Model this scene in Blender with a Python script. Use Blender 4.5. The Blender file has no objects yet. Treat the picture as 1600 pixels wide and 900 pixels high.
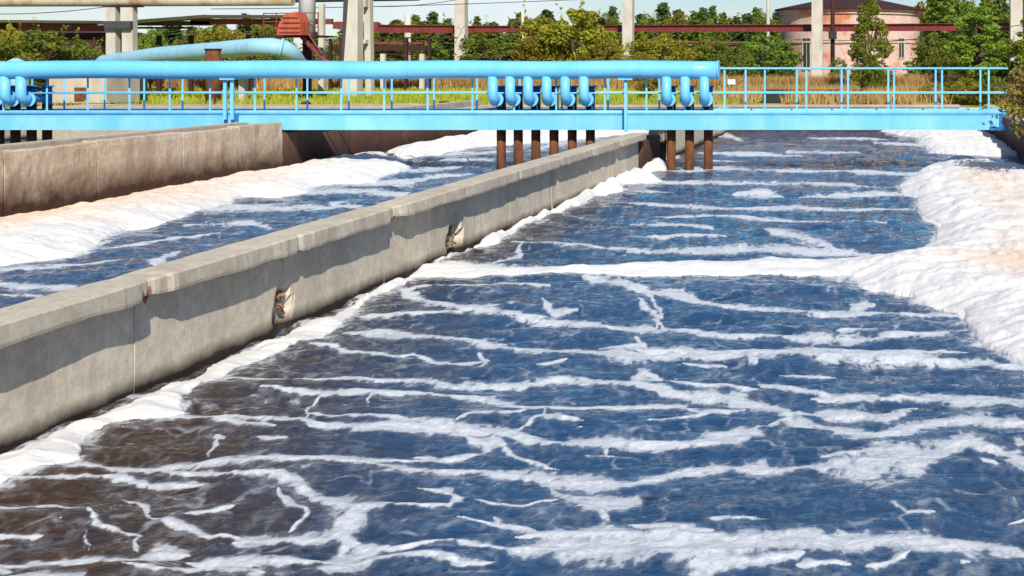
import bpy, bmesh, math, random
import numpy as np
from mathutils import Vector, Matrix

S = bpy.context.scene
COL = S.collection
R = math.radians
F = 2100.0            # focal length in photograph pixels
CX, CY, H = 1390.0, 95.0, 3.0     # principal point (level camera with lens shift), eye height above the water


def P(x, y, Y):
    return Vector(((x - CX) * Y / F, Y, H - (y - CY) * Y / F))


def Wp(x, y, z=0.0):
    Y = F * (H - z) / (y - CY)
    return ((x - CX) * Y / F, Y)


# ------------------------------------------------------------------ noise
def _hash(ix, iy, s):
    n = (ix.astype(np.int64) * 374761393 + iy.astype(np.int64) * 668265263 + s * 974634777) & 0xFFFFFFFF
    n = ((n ^ (n >> 13)) * 1274126177) & 0xFFFFFFFF
    n = (n ^ (n >> 16)) & 0xFFFFFF
    return n / float(0xFFFFFF)


def vnoise(x, y, s=0):
    x = np.asarray(x, float); y = np.asarray(y, float)
    ix = np.floor(x); iy = np.floor(y)
    fx = x - ix; fy = y - iy
    fx = fx * fx * fx * (fx * (fx * 6 - 15) + 10); fy = fy * fy * fy * (fy * (fy * 6 - 15) + 10)
    a = _hash(ix, iy, s); b = _hash(ix + 1, iy, s); c = _hash(ix, iy + 1, s); d = _hash(ix + 1, iy + 1, s)
    return (a * (1 - fx) + b * fx) * (1 - fy) + (c * (1 - fx) + d * fx) * fy


def fbm(x, y, o=4, s=0, g=0.5):
    t = 0.0; amp = 1.0; tot = 0.0
    for k in range(o):
        t = t + amp * vnoise(x * 2 ** k, y * 2 ** k, s + k * 17); tot += amp; amp *= g
    return t / tot


# ------------------------------------------------------------------ materials
def newmat(name):
    m = bpy.data.materials.new(name); m.use_nodes = True
    nt = m.node_tree
    b = nt.nodes['Principled BSDF']
    return m, nt, b


def N(nt, t, **kw):
    n = nt.nodes.new(t)
    for k, v in kw.items():
        if k.startswith('i_'):
            n.inputs[k[2:].replace('_', ' ')].default_value = v
        else:
            setattr(n, k, v)
    return n


def L(nt, a, b): nt.links.new(a, b)


def noise(nt, scale, detail=5, rough=0.55, vec=None, dist=0.0):
    n = N(nt, 'ShaderNodeTexNoise'); n.inputs['Scale'].default_value = scale
    n.inputs['Detail'].default_value = detail; n.inputs['Roughness'].default_value = rough
    n.inputs['Distortion'].default_value = dist
    if vec is not None: L(nt, vec, n.inputs['Vector'])
    return n.outputs['Fac']


def ramp(nt, fac, stops):
    r = N(nt, 'ShaderNodeValToRGB')
    el = r.color_ramp.elements
    while len(el) < len(stops): el.new(0.5)
    for e, (p, c) in zip(el, stops):
        e.position = p
        e.color = (c, c, c, 1) if isinstance(c, (int, float)) else (*c, 1)
    L(nt, fac, r.inputs[0])
    return r.outputs[0]


def mix(nt, fac, a, b, mode='MIX'):
    m = N(nt, 'ShaderNodeMix', data_type='RGBA', blend_type=mode)
    if isinstance(fac, (int, float)): m.inputs[0].default_value = fac
    else: L(nt, fac, m.inputs[0])
    for v, i in ((a, 6), (b, 7)):
        if isinstance(v, tuple): m.inputs[i].default_value = (*v, 1)
        else: L(nt, v, m.inputs[i])
    return m.outputs[2]


def mth(nt, op, a, b=None, clamp=False):
    m = N(nt, 'ShaderNodeMath', operation=op, use_clamp=clamp)
    for v, i in ((a, 0), (b, 1)):
        if v is None: continue
        if isinstance(v, (int, float)): m.inputs[i].default_value = v
        else: L(nt, v, m.inputs[i])
    return m.outputs[0]


def coords(nt, scale=(1, 1, 1)):
    g = N(nt, 'ShaderNodeNewGeometry')
    m = N(nt, 'ShaderNodeMapping'); m.inputs['Scale'].default_value = scale
    L(nt, g.outputs['Position'], m.inputs['Vector'])
    return m.outputs[0]


def bump(nt, b, h, strength=0.3, dist=0.02):
    n = N(nt, 'ShaderNodeBump'); n.inputs['Strength'].default_value = strength
    n.inputs['Distance'].default_value = dist
    L(nt, h, n.inputs['Height']); L(nt, n.outputs[0], b.inputs['Normal'])


def worn(name, c1, c2, rough=0.5, scale=3.0, lo=0.45, hi=0.7, bs=0.15, spec=0.5, metal=0.0, streak=True, rust=None):
    m, nt, b = newmat(name)
    v = coords(nt, (1, 1, 0.35 if streak else 1))
    f = ramp(nt, noise(nt, scale, 8, 0.65, v), [(lo, 0.0), (hi, 1.0)])
    f2 = noise(nt, scale * 0.3, 3, 0.5, coords(nt))
    c = mix(nt, f, c1, c2)
    c = mix(nt, mth(nt, 'MULTIPLY', f2, 0.35), c, tuple(x * 0.72 for x in c1))
    if rust:
        rf = ramp(nt, noise(nt, scale * 2.2, 9, 0.7, v, 0.4), [(0.66, 0.0), (0.72, 1.0)])
        c = mix(nt, rf, c, rust)
    L(nt, c, b.inputs['Base Color'])
    b.inputs['Roughness'].default_value = rough
    b.inputs['Metallic'].default_value = metal
    b.inputs['Specular IOR Level'].default_value = spec
    bump(nt, b, noise(nt, scale * 8, 6, 0.7, coords(nt)), bs, 0.02)
    return m


def concrete(name, c1, c2, stain, zlo, zhi, wet=(0.022, 0.013, 0.008), rustamt=0.0, jn=True):
    """cast concrete with run marks, pores and a wet brown band above the liquid"""
    m, nt, b = newmat(name)
    co = coords(nt)
    big = noise(nt, 0.7, 5, 0.6, co)
    fine = noise(nt, 9, 8, 0.7, co)
    run = noise(nt, 1.0, 6, 0.65, coords(nt, (2.4, 2.4, 0.45)))
    c = mix(nt, ramp(nt, big, [(0.35, 0.0), (0.65, 1.0)]), c1, c2)
    c = mix(nt, mth(nt, 'MULTIPLY', ramp(nt, run, [(0.48, 0.0), (0.75, 1.0)]), 0.7), c, stain)
    c = mix(nt, mth(nt, 'MULTIPLY', ramp(nt, fine, [(0.42, 1.0), (0.6, 0.0)]), 0.38), c, tuple(x * 0.5 for x in c1))
    pores = N(nt, 'ShaderNodeTexVoronoi'); pores.inputs['Scale'].default_value = 16
    L(nt, co, pores.inputs['Vector'])
    c = mix(nt, mth(nt, 'MULTIPLY', ramp(nt, pores.outputs['Distance'], [(0.08, 1.0), (0.16, 0.0)]), 0.55), c, tuple(x * 0.3 for x in c1))
    if rustamt:
        rs = ramp(nt, noise(nt, 1.1, 7, 0.7, coords(nt, (1.6, 1.6, 0.5))), [(0.5, 0.0), (0.72, 1.0)])
        c = mix(nt, mth(nt, 'MULTIPLY', rs, rustamt), c, (0.17, 0.085, 0.045))
    sep = N(nt, 'ShaderNodeSeparateXYZ'); L(nt, co, sep.inputs[0])
    zz = mth(nt, 'ADD', sep.outputs[2], mth(nt, 'MULTIPLY', mth(nt, 'SUBTRACT', noise(nt, 1.6, 7, 0.7, co), 0.5), (zhi - zlo) * 1.0))
    mr = N(nt, 'ShaderNodeMapRange'); mr.inputs['From Min'].default_value = zlo; mr.inputs['From Max'].default_value = zhi
    mr.inputs['To Min'].default_value = 1; mr.inputs['To Max'].default_value = 0
    L(nt, zz, mr.inputs['Value'])
    c = mix(nt, mr.outputs[0], c, wet)
    L(nt, c, b.inputs['Base Color'])
    b.inputs['Roughness'].default_value = 0.88
    b.inputs['Specular IOR Level'].default_value = 0.3
    h = mth(nt, 'ADD', fine, mth(nt, 'MULTIPLY', pores.outputs['Distance'], 0.4))
    bump(nt, b, h, 0.28, 0.012)
    return m


def foliage(name, dark, mid, tip, scale=1.2):
    m, nt, b = newmat(name)
    co = coords(nt)
    oi = N(nt, 'ShaderNodeObjectInfo')
    f = noise(nt, scale, 4, 0.6, co)
    f2 = noise(nt, scale * 9, 3, 0.6, co)
    c = mix(nt, ramp(nt, f, [(0.35, 0.0), (0.62, 1.0)]), dark, mid)
    c = mix(nt, ramp(nt, f2, [(0.5, 0.0), (0.72, 1.0)]), c, tip)
    hs = N(nt, 'ShaderNodeHueSaturation')
    L(nt, mth(nt, 'ADD', mth(nt, 'MULTIPLY', oi.outputs['Random'], 0.05), 0.475), hs.inputs['Hue'])
    L(nt, mth(nt, 'ADD', mth(nt, 'MULTIPLY', oi.outputs['Random'], 0.5), 0.75), hs.inputs['Value'])
    L(nt, c, hs.inputs['Color'])
    L(nt, hs.outputs[0], b.inputs['Base Color'])
    b.inputs['Roughness'].default_value = 0.75
    b.inputs['Specular IOR Level'].default_value = 0.2
    tr = N(nt, 'ShaderNodeBsdfTranslucent'); L(nt, hs.outputs[0], tr.inputs['Color'])
    ms = N(nt, 'ShaderNodeMixShader'); ms.inputs[0].default_value = 0.3
    L(nt, b.outputs[0], ms.inputs[1]); L(nt, tr.outputs[0], ms.inputs[2])
    L(nt, ms.outputs[0], nt.nodes['Material Output'].inputs['Surface'])
    return m


def foam_mat(name):
    m, nt, b = newmat(name)
    co = coords(nt)
    at = N(nt, 'ShaderNodeAttribute', attribute_name='stain')
    f = ramp(nt, mth(nt, 'ADD', at.outputs['Fac'], mth(nt, 'MULTIPLY', mth(nt, 'SUBTRACT', noise(nt, 1.3, 7, 0.65, coords(nt, (1, 0.6, 1))), 0.5), 1.0)), [(0.10, 0.0), (0.95, 1.0)])
    c = mix(nt, f, (0.70, 0.685, 0.66), (0.74, 0.53, 0.37))
    br = ramp(nt, noise(nt, 14, 6, 0.7, co), [(0.55, 0.0), (0.75, 1.0)])
    c = mix(nt, mth(nt, 'MULTIPLY', br, 0.32), c, (0.50, 0.48, 0.46))
    L(nt, c, b.inputs['Base Color'])
    b.inputs['Roughness'].default_value = 0.9
    b.inputs['Specular IOR Level'].default_value = 0.25
    v = N(nt, 'ShaderNodeTexVoronoi'); v.inputs['Scale'].default_value = 22; L(nt, co, v.inputs['Vector'])
    h = mth(nt, 'ADD', mth(nt, 'MULTIPLY', v.outputs['Distance'], 0.5), mth(nt, 'MULTIPLY', noise(nt, 16, 9, 0.8, co), 1.6))
    bump(nt, b, h, 0.5, 0.022)
    b.inputs['Subsurface Weight'].default_value = 0.35; b.inputs['Subsurface Radius'].default_value = (.06, .055, .05); b.inputs['Subsurface Scale'].default_value = 1.0
    return m


def water_mat():
    m, nt, b = newmat('water_liquid')
    at = N(nt, 'ShaderNodeAttribute', attribute_name='foam')
    bl = N(nt, 'ShaderNodeAttribute', attribute_name='brown')
    co = coords(nt); cs = coords(nt, (1.0, 0.75, 1.0))
    n1 = noise(nt, 3.0, 5, 0.6, coords(nt, (1.0, 0.55, 1.0)), 0.5)
    n2 = noise(nt, 16.0, 6, 0.7, coords(nt, (1, 0.5, 1)), 0.4)
    f = mth(nt, 'ADD', at.outputs['Fac'], mth(nt, 'MULTIPLY', mth(nt, 'SUBTRACT', n1, 0.5), 1.5))
    f = mth(nt, 'ADD', f, mth(nt, 'MULTIPLY', mth(nt, 'SUBTRACT', n2, 0.5), 0.7))
    vb = N(nt, 'ShaderNodeTexVoronoi', feature='F1'); vb.inputs['Scale'].default_value = 9.0; vb.inputs['Detail'].default_value = 0
    wnz = N(nt, 'ShaderNodeTexNoise'); wnz.inputs['Scale'].default_value = 5.0; wnz.inputs['Detail'].default_value = 3; L(nt, cs, wnz.inputs['Vector'])
    wz = N(nt, 'ShaderNodeVectorMath', operation='SCALE'); wz.inputs['Scale'].default_value = 0.35; L(nt, wnz.outputs['Color'], wz.inputs[0])
    wa = N(nt, 'ShaderNodeVectorMath', operation='ADD'); L(nt, cs, wa.inputs[0]); L(nt, wz.outputs[0], wa.inputs[1]); L(nt, wa.outputs[0], vb.inputs['Vector'])
    f = mth(nt, 'ADD', f, mth(nt, 'MULTIPLY', mth(nt, 'SUBTRACT', vb.outputs['Distance'], 0.50), 0.62))
    # thin lacy scum between the streaks
    wv = N(nt, 'ShaderNodeVectorMath', operation='ADD')
    wn = N(nt, 'ShaderNodeTexNoise'); wn.inputs['Scale'].default_value = 2.4; L(nt, cs, wn.inputs['Vector'])
    sc = N(nt, 'ShaderNodeVectorMath', operation='SCALE'); sc.inputs['Scale'].default_value = 0.7
    L(nt, wn.outputs['Color'], sc.inputs[0]); L(nt, cs, wv.inputs[0]); L(nt, sc.outputs[0], wv.inputs[1])
    vo = N(nt, 'ShaderNodeTexVoronoi', feature='DISTANCE_TO_EDGE'); vo.inputs['Scale'].default_value = 1.9
    L(nt, wv.outputs[0], vo.inputs['Vector'])
    lace = ramp(nt, vo.outputs['Distance'], [(0.0, 1.0), (0.08, 0.0)])
    lm = ramp(nt, noise(nt, 0.9, 6, 0.65, co), [(0.44, 0.0), (0.56, 1.0)])
    lm2 = ramp(nt, noise(nt, 7, 4, 0.65, cs), [(0.42, 0.0), (0.58, 1.0)])
    lace = mth(nt, 'MULTIPLY', mth(nt, 'MULTIPLY', lace, lm), mth(nt, 'MULTIPLY', lm2, 0.4))
    core = mth(nt, 'MULTIPLY', ramp(nt, f, [(0.33, 0.0), (0.50, 0.62), (0.80, 1.0)]), 0.95)
    halo = mth(nt, 'MULTIPLY', ramp(nt, f, [(0.02, 0.0), (0.45, 1.0)]), 0.16)
    fo = mth(nt, 'MAXIMUM', mth(nt, 'MAXIMUM', core, halo), lace)
    fo = mth(nt, 'MULTIPLY', fo, mth(nt, 'ADD', 0.35, mth(nt, 'MULTIPLY', noise(nt, 18, 6, 0.75, cs), 1.0)), True)
    # base colour: brown near the divider and towards near left, bluer further out
    wb = mth(nt, 'ADD', bl.outputs['Fac'], mth(nt, 'MULTIPLY', mth(nt, 'SUBTRACT', noise(nt, 1.5, 5, 0.6, coords(nt, (0.6, 1, 1))), 0.5), 0.9), True)
    wc = mix(nt, wb, (0.020, 0.060, 0.130), (0.044, 0.026, 0.018))
    L(nt, wc, b.inputs['Base Color'])
    b.inputs['Roughness'].default_value = 0.05
    b.inputs['IOR'].default_value = 1.33
    w1 = noise(nt, 2.6, 4, 0.6, coords(nt, (0.55, 1.3, 1)), 0.6)
    w2 = noise(nt, 8.0, 5, 0.62, coords(nt, (0.6, 1.2, 1)), 0.3)
    w = mth(nt, 'ADD', w1, mth(nt, 'MULTIPLY', w2, 0.30))
    bp = N(nt, 'ShaderNodeBump'); bp.inputs['Strength'].default_value = 0.9; bp.inputs['Distance'].default_value = 0.17
    L(nt, w, bp.inputs['Height']); L(nt, bp.outputs[0], b.inputs['Normal'])
    fb = N(nt, 'ShaderNodeBsdfPrincipled')
    fb.inputs['Base Color'].default_value = (0.66, 0.69, 0.72, 1); fb.inputs['Roughness'].default_value = 0.85
    fb.inputs['Specular IOR Level'].default_value = 0.3
    bp2 = N(nt, 'ShaderNodeBump'); bp2.inputs['Strength'].default_value = 0.6; bp2.inputs['Distance'].default_value = 0.05
    L(nt, mth(nt, 'ADD', mth(nt, 'MULTIPLY', fo, 0.5), noise(nt, 12, 7, 0.7, co)), bp2.inputs['Height']); L(nt, bp2.outputs[0], fb.inputs['Normal'])
    ms = N(nt, 'ShaderNodeMixShader'); L(nt, fo, ms.inputs[0]); L(nt, b.outputs[0], ms.inputs[1]); L(nt, fb.outputs[0], ms.inputs[2])
    L(nt, ms.outputs[0], nt.nodes['Material Output'].inputs['Surface'])
    return m


def ground_mat():
    m, nt, b = newmat('meadow_ground')
    co = coords(nt)
    sep = N(nt, 'ShaderNodeSeparateXYZ'); L(nt, co, sep.inputs[0])
    nn = noise(nt, 0.12, 6, 0.6, co)
    yy = mth(nt, 'ADD', sep.outputs[1], mth(nt, 'MULTIPLY', mth(nt, 'SUBTRACT', nn, 0.5), 16))
    mr = N(nt, 'ShaderNodeMapRange'); mr.inputs['From Min'].default_value = 84; mr.inputs['From Max'].default_value = 94
    L(nt, yy, mr.inputs['Value'])
    g = mix(nt, ramp(nt, noise(nt, 0.7, 7, 0.7, co), [(0.35, 0.0), (0.65, 1.0)]), (0.24, 0.27, 0.022), (0.42, 0.40, 0.04))
    d = mix(nt, ramp(nt, noise(nt, 0.9, 7, 0.7, co), [(0.35, 0.0), (0.65, 1.0)]), (0.42, 0.26, 0.07), (0.30, 0.19, 0.05))
    c = mix(nt, mr.outputs[0], g, d)
    L(nt, c, b.inputs['Base Color']); b.inputs['Roughness'].default_value = 0.95
    b.inputs['Specular IOR Level'].default_value = 0.1
    bump(nt, b, noise(nt, 6, 8, 0.75, co), 0.8, 0.1)
    return m


M = {}
M['blue'] = worn('sky_blue_paint', (0.14, 0.50, 0.78), (0.22, 0.57, 0.84), 0.42, 2.2, 0.4, 0.6, 0.12, rust=(0.16, 0.22, 0.20))
M['blue_girder'] = worn('sky_blue_girder_paint', (0.15, 0.50, 0.76), (0.24, 0.58, 0.82), 0.5, 1.4, 0.4, 0.6, 0.15, rust=(0.20, 0.22, 0.20))
M['blue_clean'] = worn('sky_blue_pipe_paint', (0.13, 0.49, 0.80), (0.19, 0.56, 0.85), 0.35, 1.2, 0.35, 0.65, 0.06)
M['blue_deep'] = worn('deep_blue_valve_paint', (0.02, 0.14, 0.38), (0.03, 0.22, 0.50), 0.45, 4)
M['blue_pale'] = worn('weathered_pale_blue_paint', (0.30, 0.55, 0.68), (0.20, 0.36, 0.42), 0.55, 1.6, 0.5, 0.75, 0.25, rust=(0.15, 0.16, 0.12))
M['black'] = worn('black_tar_coating', (0.012, 0.012, 0.013), (0.03, 0.025, 0.02), 0.6, 6)
M['rust'] = worn('rusty_iron', (0.20, 0.075, 0.03), (0.09, 0.035, 0.018), 0.85, 6, 0.4, 0.62, 0.6, 0.2)
M['rust_dark'] = worn('dark_rusty_steel', (0.06, 0.022, 0.018), (0.035, 0.02, 0.02), 0.8, 3, 0.4, 0.62, 0.4, 0.2)
M['crumble'] = worn('rust_stained_rubble', (0.36, 0.22, 0.13), (0.20, 0.12, 0.08), 0.95, 9, 0.4, 0.62, 0.6, 0.2)
M['red'] = worn('oxide_red_paint', (0.23, 0.035, 0.03), (0.12, 0.028, 0.024), 0.65, 2.5, 0.42, 0.62, 0.3)
M['orange'] = worn('orange_red_paint', (0.52, 0.10, 0.035), (0.36, 0.07, 0.035), 0.6, 3, 0.42, 0.62, 0.3)
M['cream'] = worn('cream_weathered_steel', (0.46, 0.40, 0.29), (0.30, 0.17, 0.06), 0.6, 1.0, 0.45, 0.65, 0.3, streak=False)
M['white'] = worn('white_painted_steel', (0.70, 0.71, 0.72), (0.52, 0.50, 0.48), 0.6, 2, 0.5, 0.75, 0.2)
M['post'] = worn('pale_column_concrete', (0.56, 0.52, 0.44), (0.42, 0.38, 0.31), 0.9, 1.6, 0.42, 0.66, 0.5, 0.2, rust=(0.30, 0.20, 0.12))
M['pale'] = worn('pale_cast_concrete', (0.52, 0.45, 0.36), (0.38, 0.31, 0.24), 0.9, 1.2, 0.42, 0.66, 0.5, 0.2)
M['grey_dark'] = worn('dark_steel', (0.05, 0.05, 0.055), (0.03, 0.028, 0.03), 0.7, 3)
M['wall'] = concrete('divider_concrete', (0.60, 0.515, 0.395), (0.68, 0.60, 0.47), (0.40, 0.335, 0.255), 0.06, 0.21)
M['coping'] = concrete('coping_concrete', (0.60, 0.525, 0.405), (0.50, 0.435, 0.335), (0.29, 0.245, 0.185), -3, -2)
M['wall_old'] = concrete('stained_basin_concrete', (0.60, 0.46, 0.32), (0.68, 0.56, 0.42), (0.40, 0.27, 0.18), 0.25, 0.92, (0.060, 0.028, 0.016), 0.5)
M['wall_shade'] = concrete('shaded_stained_concrete', (0.14, 0.075, 0.045), (0.20, 0.11, 0.07), (0.06, 0.035, 0.025), 0.2, 0.9, (0.04, 0.016, 0.01), 0.6)  # brown wet concrete, with the shade around the bridge put into its colour
M['slab'] = concrete('apron_concrete', (0.46, 0.41, 0.33), (0.38, 0.33, 0.26), (0.27, 0.24, 0.19), -3, -2)
M['foam'] = foam_mat('froth')
M['water'] = water_mat()
M['ground'] = ground_mat()
M['bark'] = worn('brown_bark', (0.09, 0.06, 0.04), (0.05, 0.035, 0.025), 0.95, 8, bs=0.6)
M['leaf_gold'] = foliage('golden_green_leaves', (0.13, 0.14, 0.015), (0.33, 0.31, 0.03), (0.52, 0.40, 0.05))
M['leaf_green'] = foliage('green_leaves', (0.07, 0.11, 0.018), (0.19, 0.24, 0.03), (0.35, 0.36, 0.05))
M['leaf_pine'] = foliage('dark_needles', (0.045, 0.08, 0.03), (0.11, 0.16, 0.045), (0.20, 0.24, 0.06))
M['leaf_birch'] = foliage('yellow_green_leaves', (0.10, 0.15, 0.02), (0.25, 0.31, 0.035), (0.42, 0.42, 0.06))
M['leaf_autumn'] = foliage('turning_leaves', (0.06, 0.09, 0.015), (0.26, 0.22, 0.04), (0.46, 0.20, 0.07), 6)
M['grass'] = foliage('meadow_grass_blades', (0.24, 0.28, 0.02), (0.42, 0.42, 0.04), (0.52, 0.46, 0.08), 0.4)
M['grass_dry'] = foliage('dry_grass_blades', (0.42, 0.27, 0.08), (0.56, 0.38, 0.13), (0.60, 0.47, 0.2), 0.4)
M['sign'] = worn('white_sign_board', (0.8, 0.8, 0.78), (0.7, 0.7, 0.68), 0.5, 3)


def brick_mat():
    m, nt, b = newmat('pink_washed_brick')
    tc = N(nt, 'ShaderNodeTexCoord')
    br = N(nt, 'ShaderNodeTexBrick'); L(nt, tc.outputs['UV'], br.inputs['Vector'])
    br.inputs['Scale'].default_value = 1.0
    br.inputs['Brick Width'].default_value = 0.5; br.inputs['Row Height'].default_value = 0.18; br.inputs['Mortar Size'].default_value = 0.012
    br.inputs['Color1'].default_value = (0.58, 0.40, 0.34, 1); br.inputs['Color2'].default_value = (0.52, 0.34, 0.28, 1)
    br.inputs['Mortar'].default_value = (0.50, 0.42, 0.36, 1)
    co = coords(nt)
    f = ramp(nt, noise(nt, 0.32, 8, 0.68, co), [(0.50, 0.0), (0.60, 1.0)])
    c = mix(nt, f, br.outputs[0], (0.48, 0.17, 0.075))
    f2 = ramp(nt, noise(nt, 0.9, 9, 0.75, coords(nt, (1, 1, 0.5))), [(0.48, 0.0), (0.62, 1.0)])
    c = mix(nt, mth(nt, 'MULTIPLY', f2, 0.6), c, (0.62, 0.52, 0.45))
    L(nt, c, b.inputs['Base Color']); b.inputs['Roughness'].default_value = 0.92
    bump(nt, b, br.outputs['Fac'], -0.4, 0.02)
    return m


M['brick'] = brick_mat()
M['glass'] = worn('dirty_dark_glass', (0.03, 0.035, 0.04), (0.10, 0.10, 0.10), 0.25, 3, bs=0.05)


# ------------------------------------------------------------------ object helpers
def tag(o, label=None, cat=None, group=None, kind=None):
    if label: o['label'] = label
    if cat: o['category'] = cat
    if group: o['group'] = group
    if kind: o['kind'] = kind
    return o


def link(name, me, mat, parent=None):
    o = bpy.data.objects.new(name, me); COL.objects.link(o)
    if mat is not None: me.materials.append(mat)
    if parent is not None:
        o.parent = parent
        pw = world_loc(parent)
        o.location = -pw if False else (0, 0, 0)
    return o


def world_loc(o):
    v = Vector((0, 0, 0))
    while o is not None:
        v += o.location; o = o.parent
    return v


def empty(name, loc, label, cat, group=None):
    o = bpy.data.objects.new(name, None); COL.objects.link(o)
    o.location = loc; o.empty_display_size = 0.3
    return tag(o, label, cat, group)


class MB:
    """collects shapes in world coordinates; build() writes them relative to the parent"""
    def __init__(self): self.v = []; self.f = []; self.uv = None

    def add(self, vs, fs):
        k = len(self.v); self.v += [tuple(v) for v in vs]; self.f += [tuple(i + k for i in f) for f in fs]
        return self

    def box(self, a, b, bev=0.0):
        x0, x1 = sorted((a[0], b[0])); y0, y1 = sorted((a[1], b[1])); z0, z1 = sorted((a[2], b[2]))
        if bev <= 0:
            vs = [(x, y, z) for z in (z0, z1) for x, y in ((x0, y0), (x1, y0), (x1, y1), (x0, y1))]
            return self.add(vs, [(3, 2, 1, 0), (4, 5, 6, 7), (0, 1, 5, 4), (1, 2, 6, 5), (2, 3, 7, 6), (3, 0, 4, 7)])
        bm = bmesh.new()
        bmesh.ops.create_cube(bm, size=1, matrix=Matrix.Translation(((x0 + x1) / 2, (y0 + y1) / 2, (z0 + z1) / 2)) @ Matrix.Diagonal((x1 - x0, y1 - y0, z1 - z0, 1)))
        bmesh.ops.bevel(bm, geom=bm.edges[:], offset=bev, segments=2, affect='EDGES')
        bm.verts.index_update()
        self.add([v.co[:] for v in bm.verts], [[v.index for v in f.verts] for f in bm.faces]); bm.free()
        return self

    def tube(self, pts, r, n=12, caps=True):
        pts = [Vector(p) for p in pts]
        rs = r if isinstance(r, (list, tuple)) else [r] * len(pts)
        rings = []; up = None
        for i, p in enumerate(pts):
            t = (pts[min(i + 1, len(pts) - 1)] - pts[max(i - 1, 0)]).normalized()
            if up is None:
                up = Vector((0, 0, 1)) if abs(t.z) < 0.9 else Vector((0, 1, 0))
            s = t.cross(up).normalized(); up = s.cross(t).normalized()
            rings.append([p + (s * math.cos(a) + up * math.sin(a)) * rs[i] for a in [2 * math.pi * j / n for j in range(n)]])
        vs = [v for rg in rings for v in rg]; fs = []
        for i in range(len(pts) - 1):
            for j in range(n):
                a = i * n + j; b = i * n + (j + 1) % n
                fs.append((a, b, b + n, a + n))
        if caps:
            fs.append(tuple(range(n - 1, -1, -1))); fs.append(tuple(range((len(pts) - 1) * n, len(pts) * n)))
        return self.add(vs, fs)

    def prism(self, poly, axis, a, b):
        """poly of 2d points extruded along axis 0/1/2 from a to b"""
        n = len(poly); vs = []
        for c in (a, b):
            for p in poly:
                q = list(p); q.insert(axis, c); vs.append(q)
        fs = [tuple(range(n)), tuple(range(2 * n - 1, n - 1, -1))]
        fs += [(i, (i + 1) % n, (i + 1) % n + n, i + n) for i in range(n)]
        return self.add(vs, fs)

    def build(self, name, mat, parent=None, smooth=False):
        off = world_loc(parent) if parent is not None else Vector((0, 0, 0))
        me = bpy.data.meshes.new(name)
        me.from_pydata([(v[0] - off.x, v[1] - off.y, v[2] - off.z) for v in self.v], [], self.f)
        me.validate(); me.update()
        bm = bmesh.new(); bm.from_mesh(me); bmesh.ops.recalc_face_normals(bm, faces=bm.faces[:]); bm.to_mesh(me); bm.free()
        o = link(name, me, mat, parent)
        if smooth:
            me.polygons.foreach_set('use_smooth', [len(p.vertices) <= 4 for p in me.polygons])
        return o


def grid_mesh(name, X, Y, Z, mat, attrs=None, parent=None, mask=None, smooth=True):
    nr, nc = X.shape
    off = world_loc(parent) if parent is not None else Vector((0, 0, 0))
    co = np.stack([X - off.x, Y - off.y, Z - off.z], -1).reshape(-1, 3).astype(np.float32)
    idx = np.arange(nr * nc).reshape(nr, nc)
    q = np.stack([idx[:-1, :-1], idx[:-1, 1:], idx[1:, 1:], idx[1:, :-1]], -1).reshape(-1, 4)
    if mask is not None:
        mk = (mask[:-1, :-1] | mask[:-1, 1:] | mask[1:, 1:] | mask[1:, :-1]).reshape(-1)
        q = q[mk]
        used = np.zeros(nr * nc, bool); used[q.reshape(-1)] = True
        re = np.cumsum(used) - 1
        co = co[used]; q = re[q]
    else:
        used = slice(None)
    me = bpy.data.meshes.new(name)
    me.vertices.add(len(co)); me.vertices.foreach_set('co', co.reshape(-1))
    nq = len(q)
    me.loops.add(nq * 4); me.loops.foreach_set('vertex_index', q.reshape(-1).astype(np.int32))
    me.polygons.add(nq); me.polygons.foreach_set('loop_start', np.arange(0, nq * 4, 4, dtype=np.int32))
    me.polygons.foreach_set('use_smooth', np.full(nq, smooth))
    me.update(calc_edges=True)
    for k, v in (attrs or {}).items():
        a = me.attributes.new(k, 'FLOAT', 'POINT'); a.data.foreach_set('value', v.reshape(-1)[used].astype(np.float32))
    return link(name, me, mat, parent)


def copy_tree(o, parent=None):
    c = o.copy(); COL.objects.link(c); c.parent = parent
    for ch in [k for k in bpy.data.objects if k.parent == o]:
        copy_tree(ch, c)
    return c


# ------------------------------------------------------------------ setting: ground, water, foam
XL = -6.73     # face of the dividing wall over the main channel
XLW = -16.45   # face of the left wall
XR = 4.06      # face of the right wall
YE = 57.5      # far end of the channels
GZ = 0.92

g = MB()
xs = [-900, -34, XR + 0.3, 900]; ys = [-300, YE + 0.3, 2500]
for i in range(3):
    for j in range(2):
        if i == 1 and j == 0: continue
        g.add([(xs[i], ys[j], GZ), (xs[i + 1], ys[j], GZ), (xs[i + 1], ys[j + 1], GZ), (xs[i], ys[j + 1], GZ)], [(0, 1, 2, 3)])
tag(g.build('ground', M['ground']), kind='structure')

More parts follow.
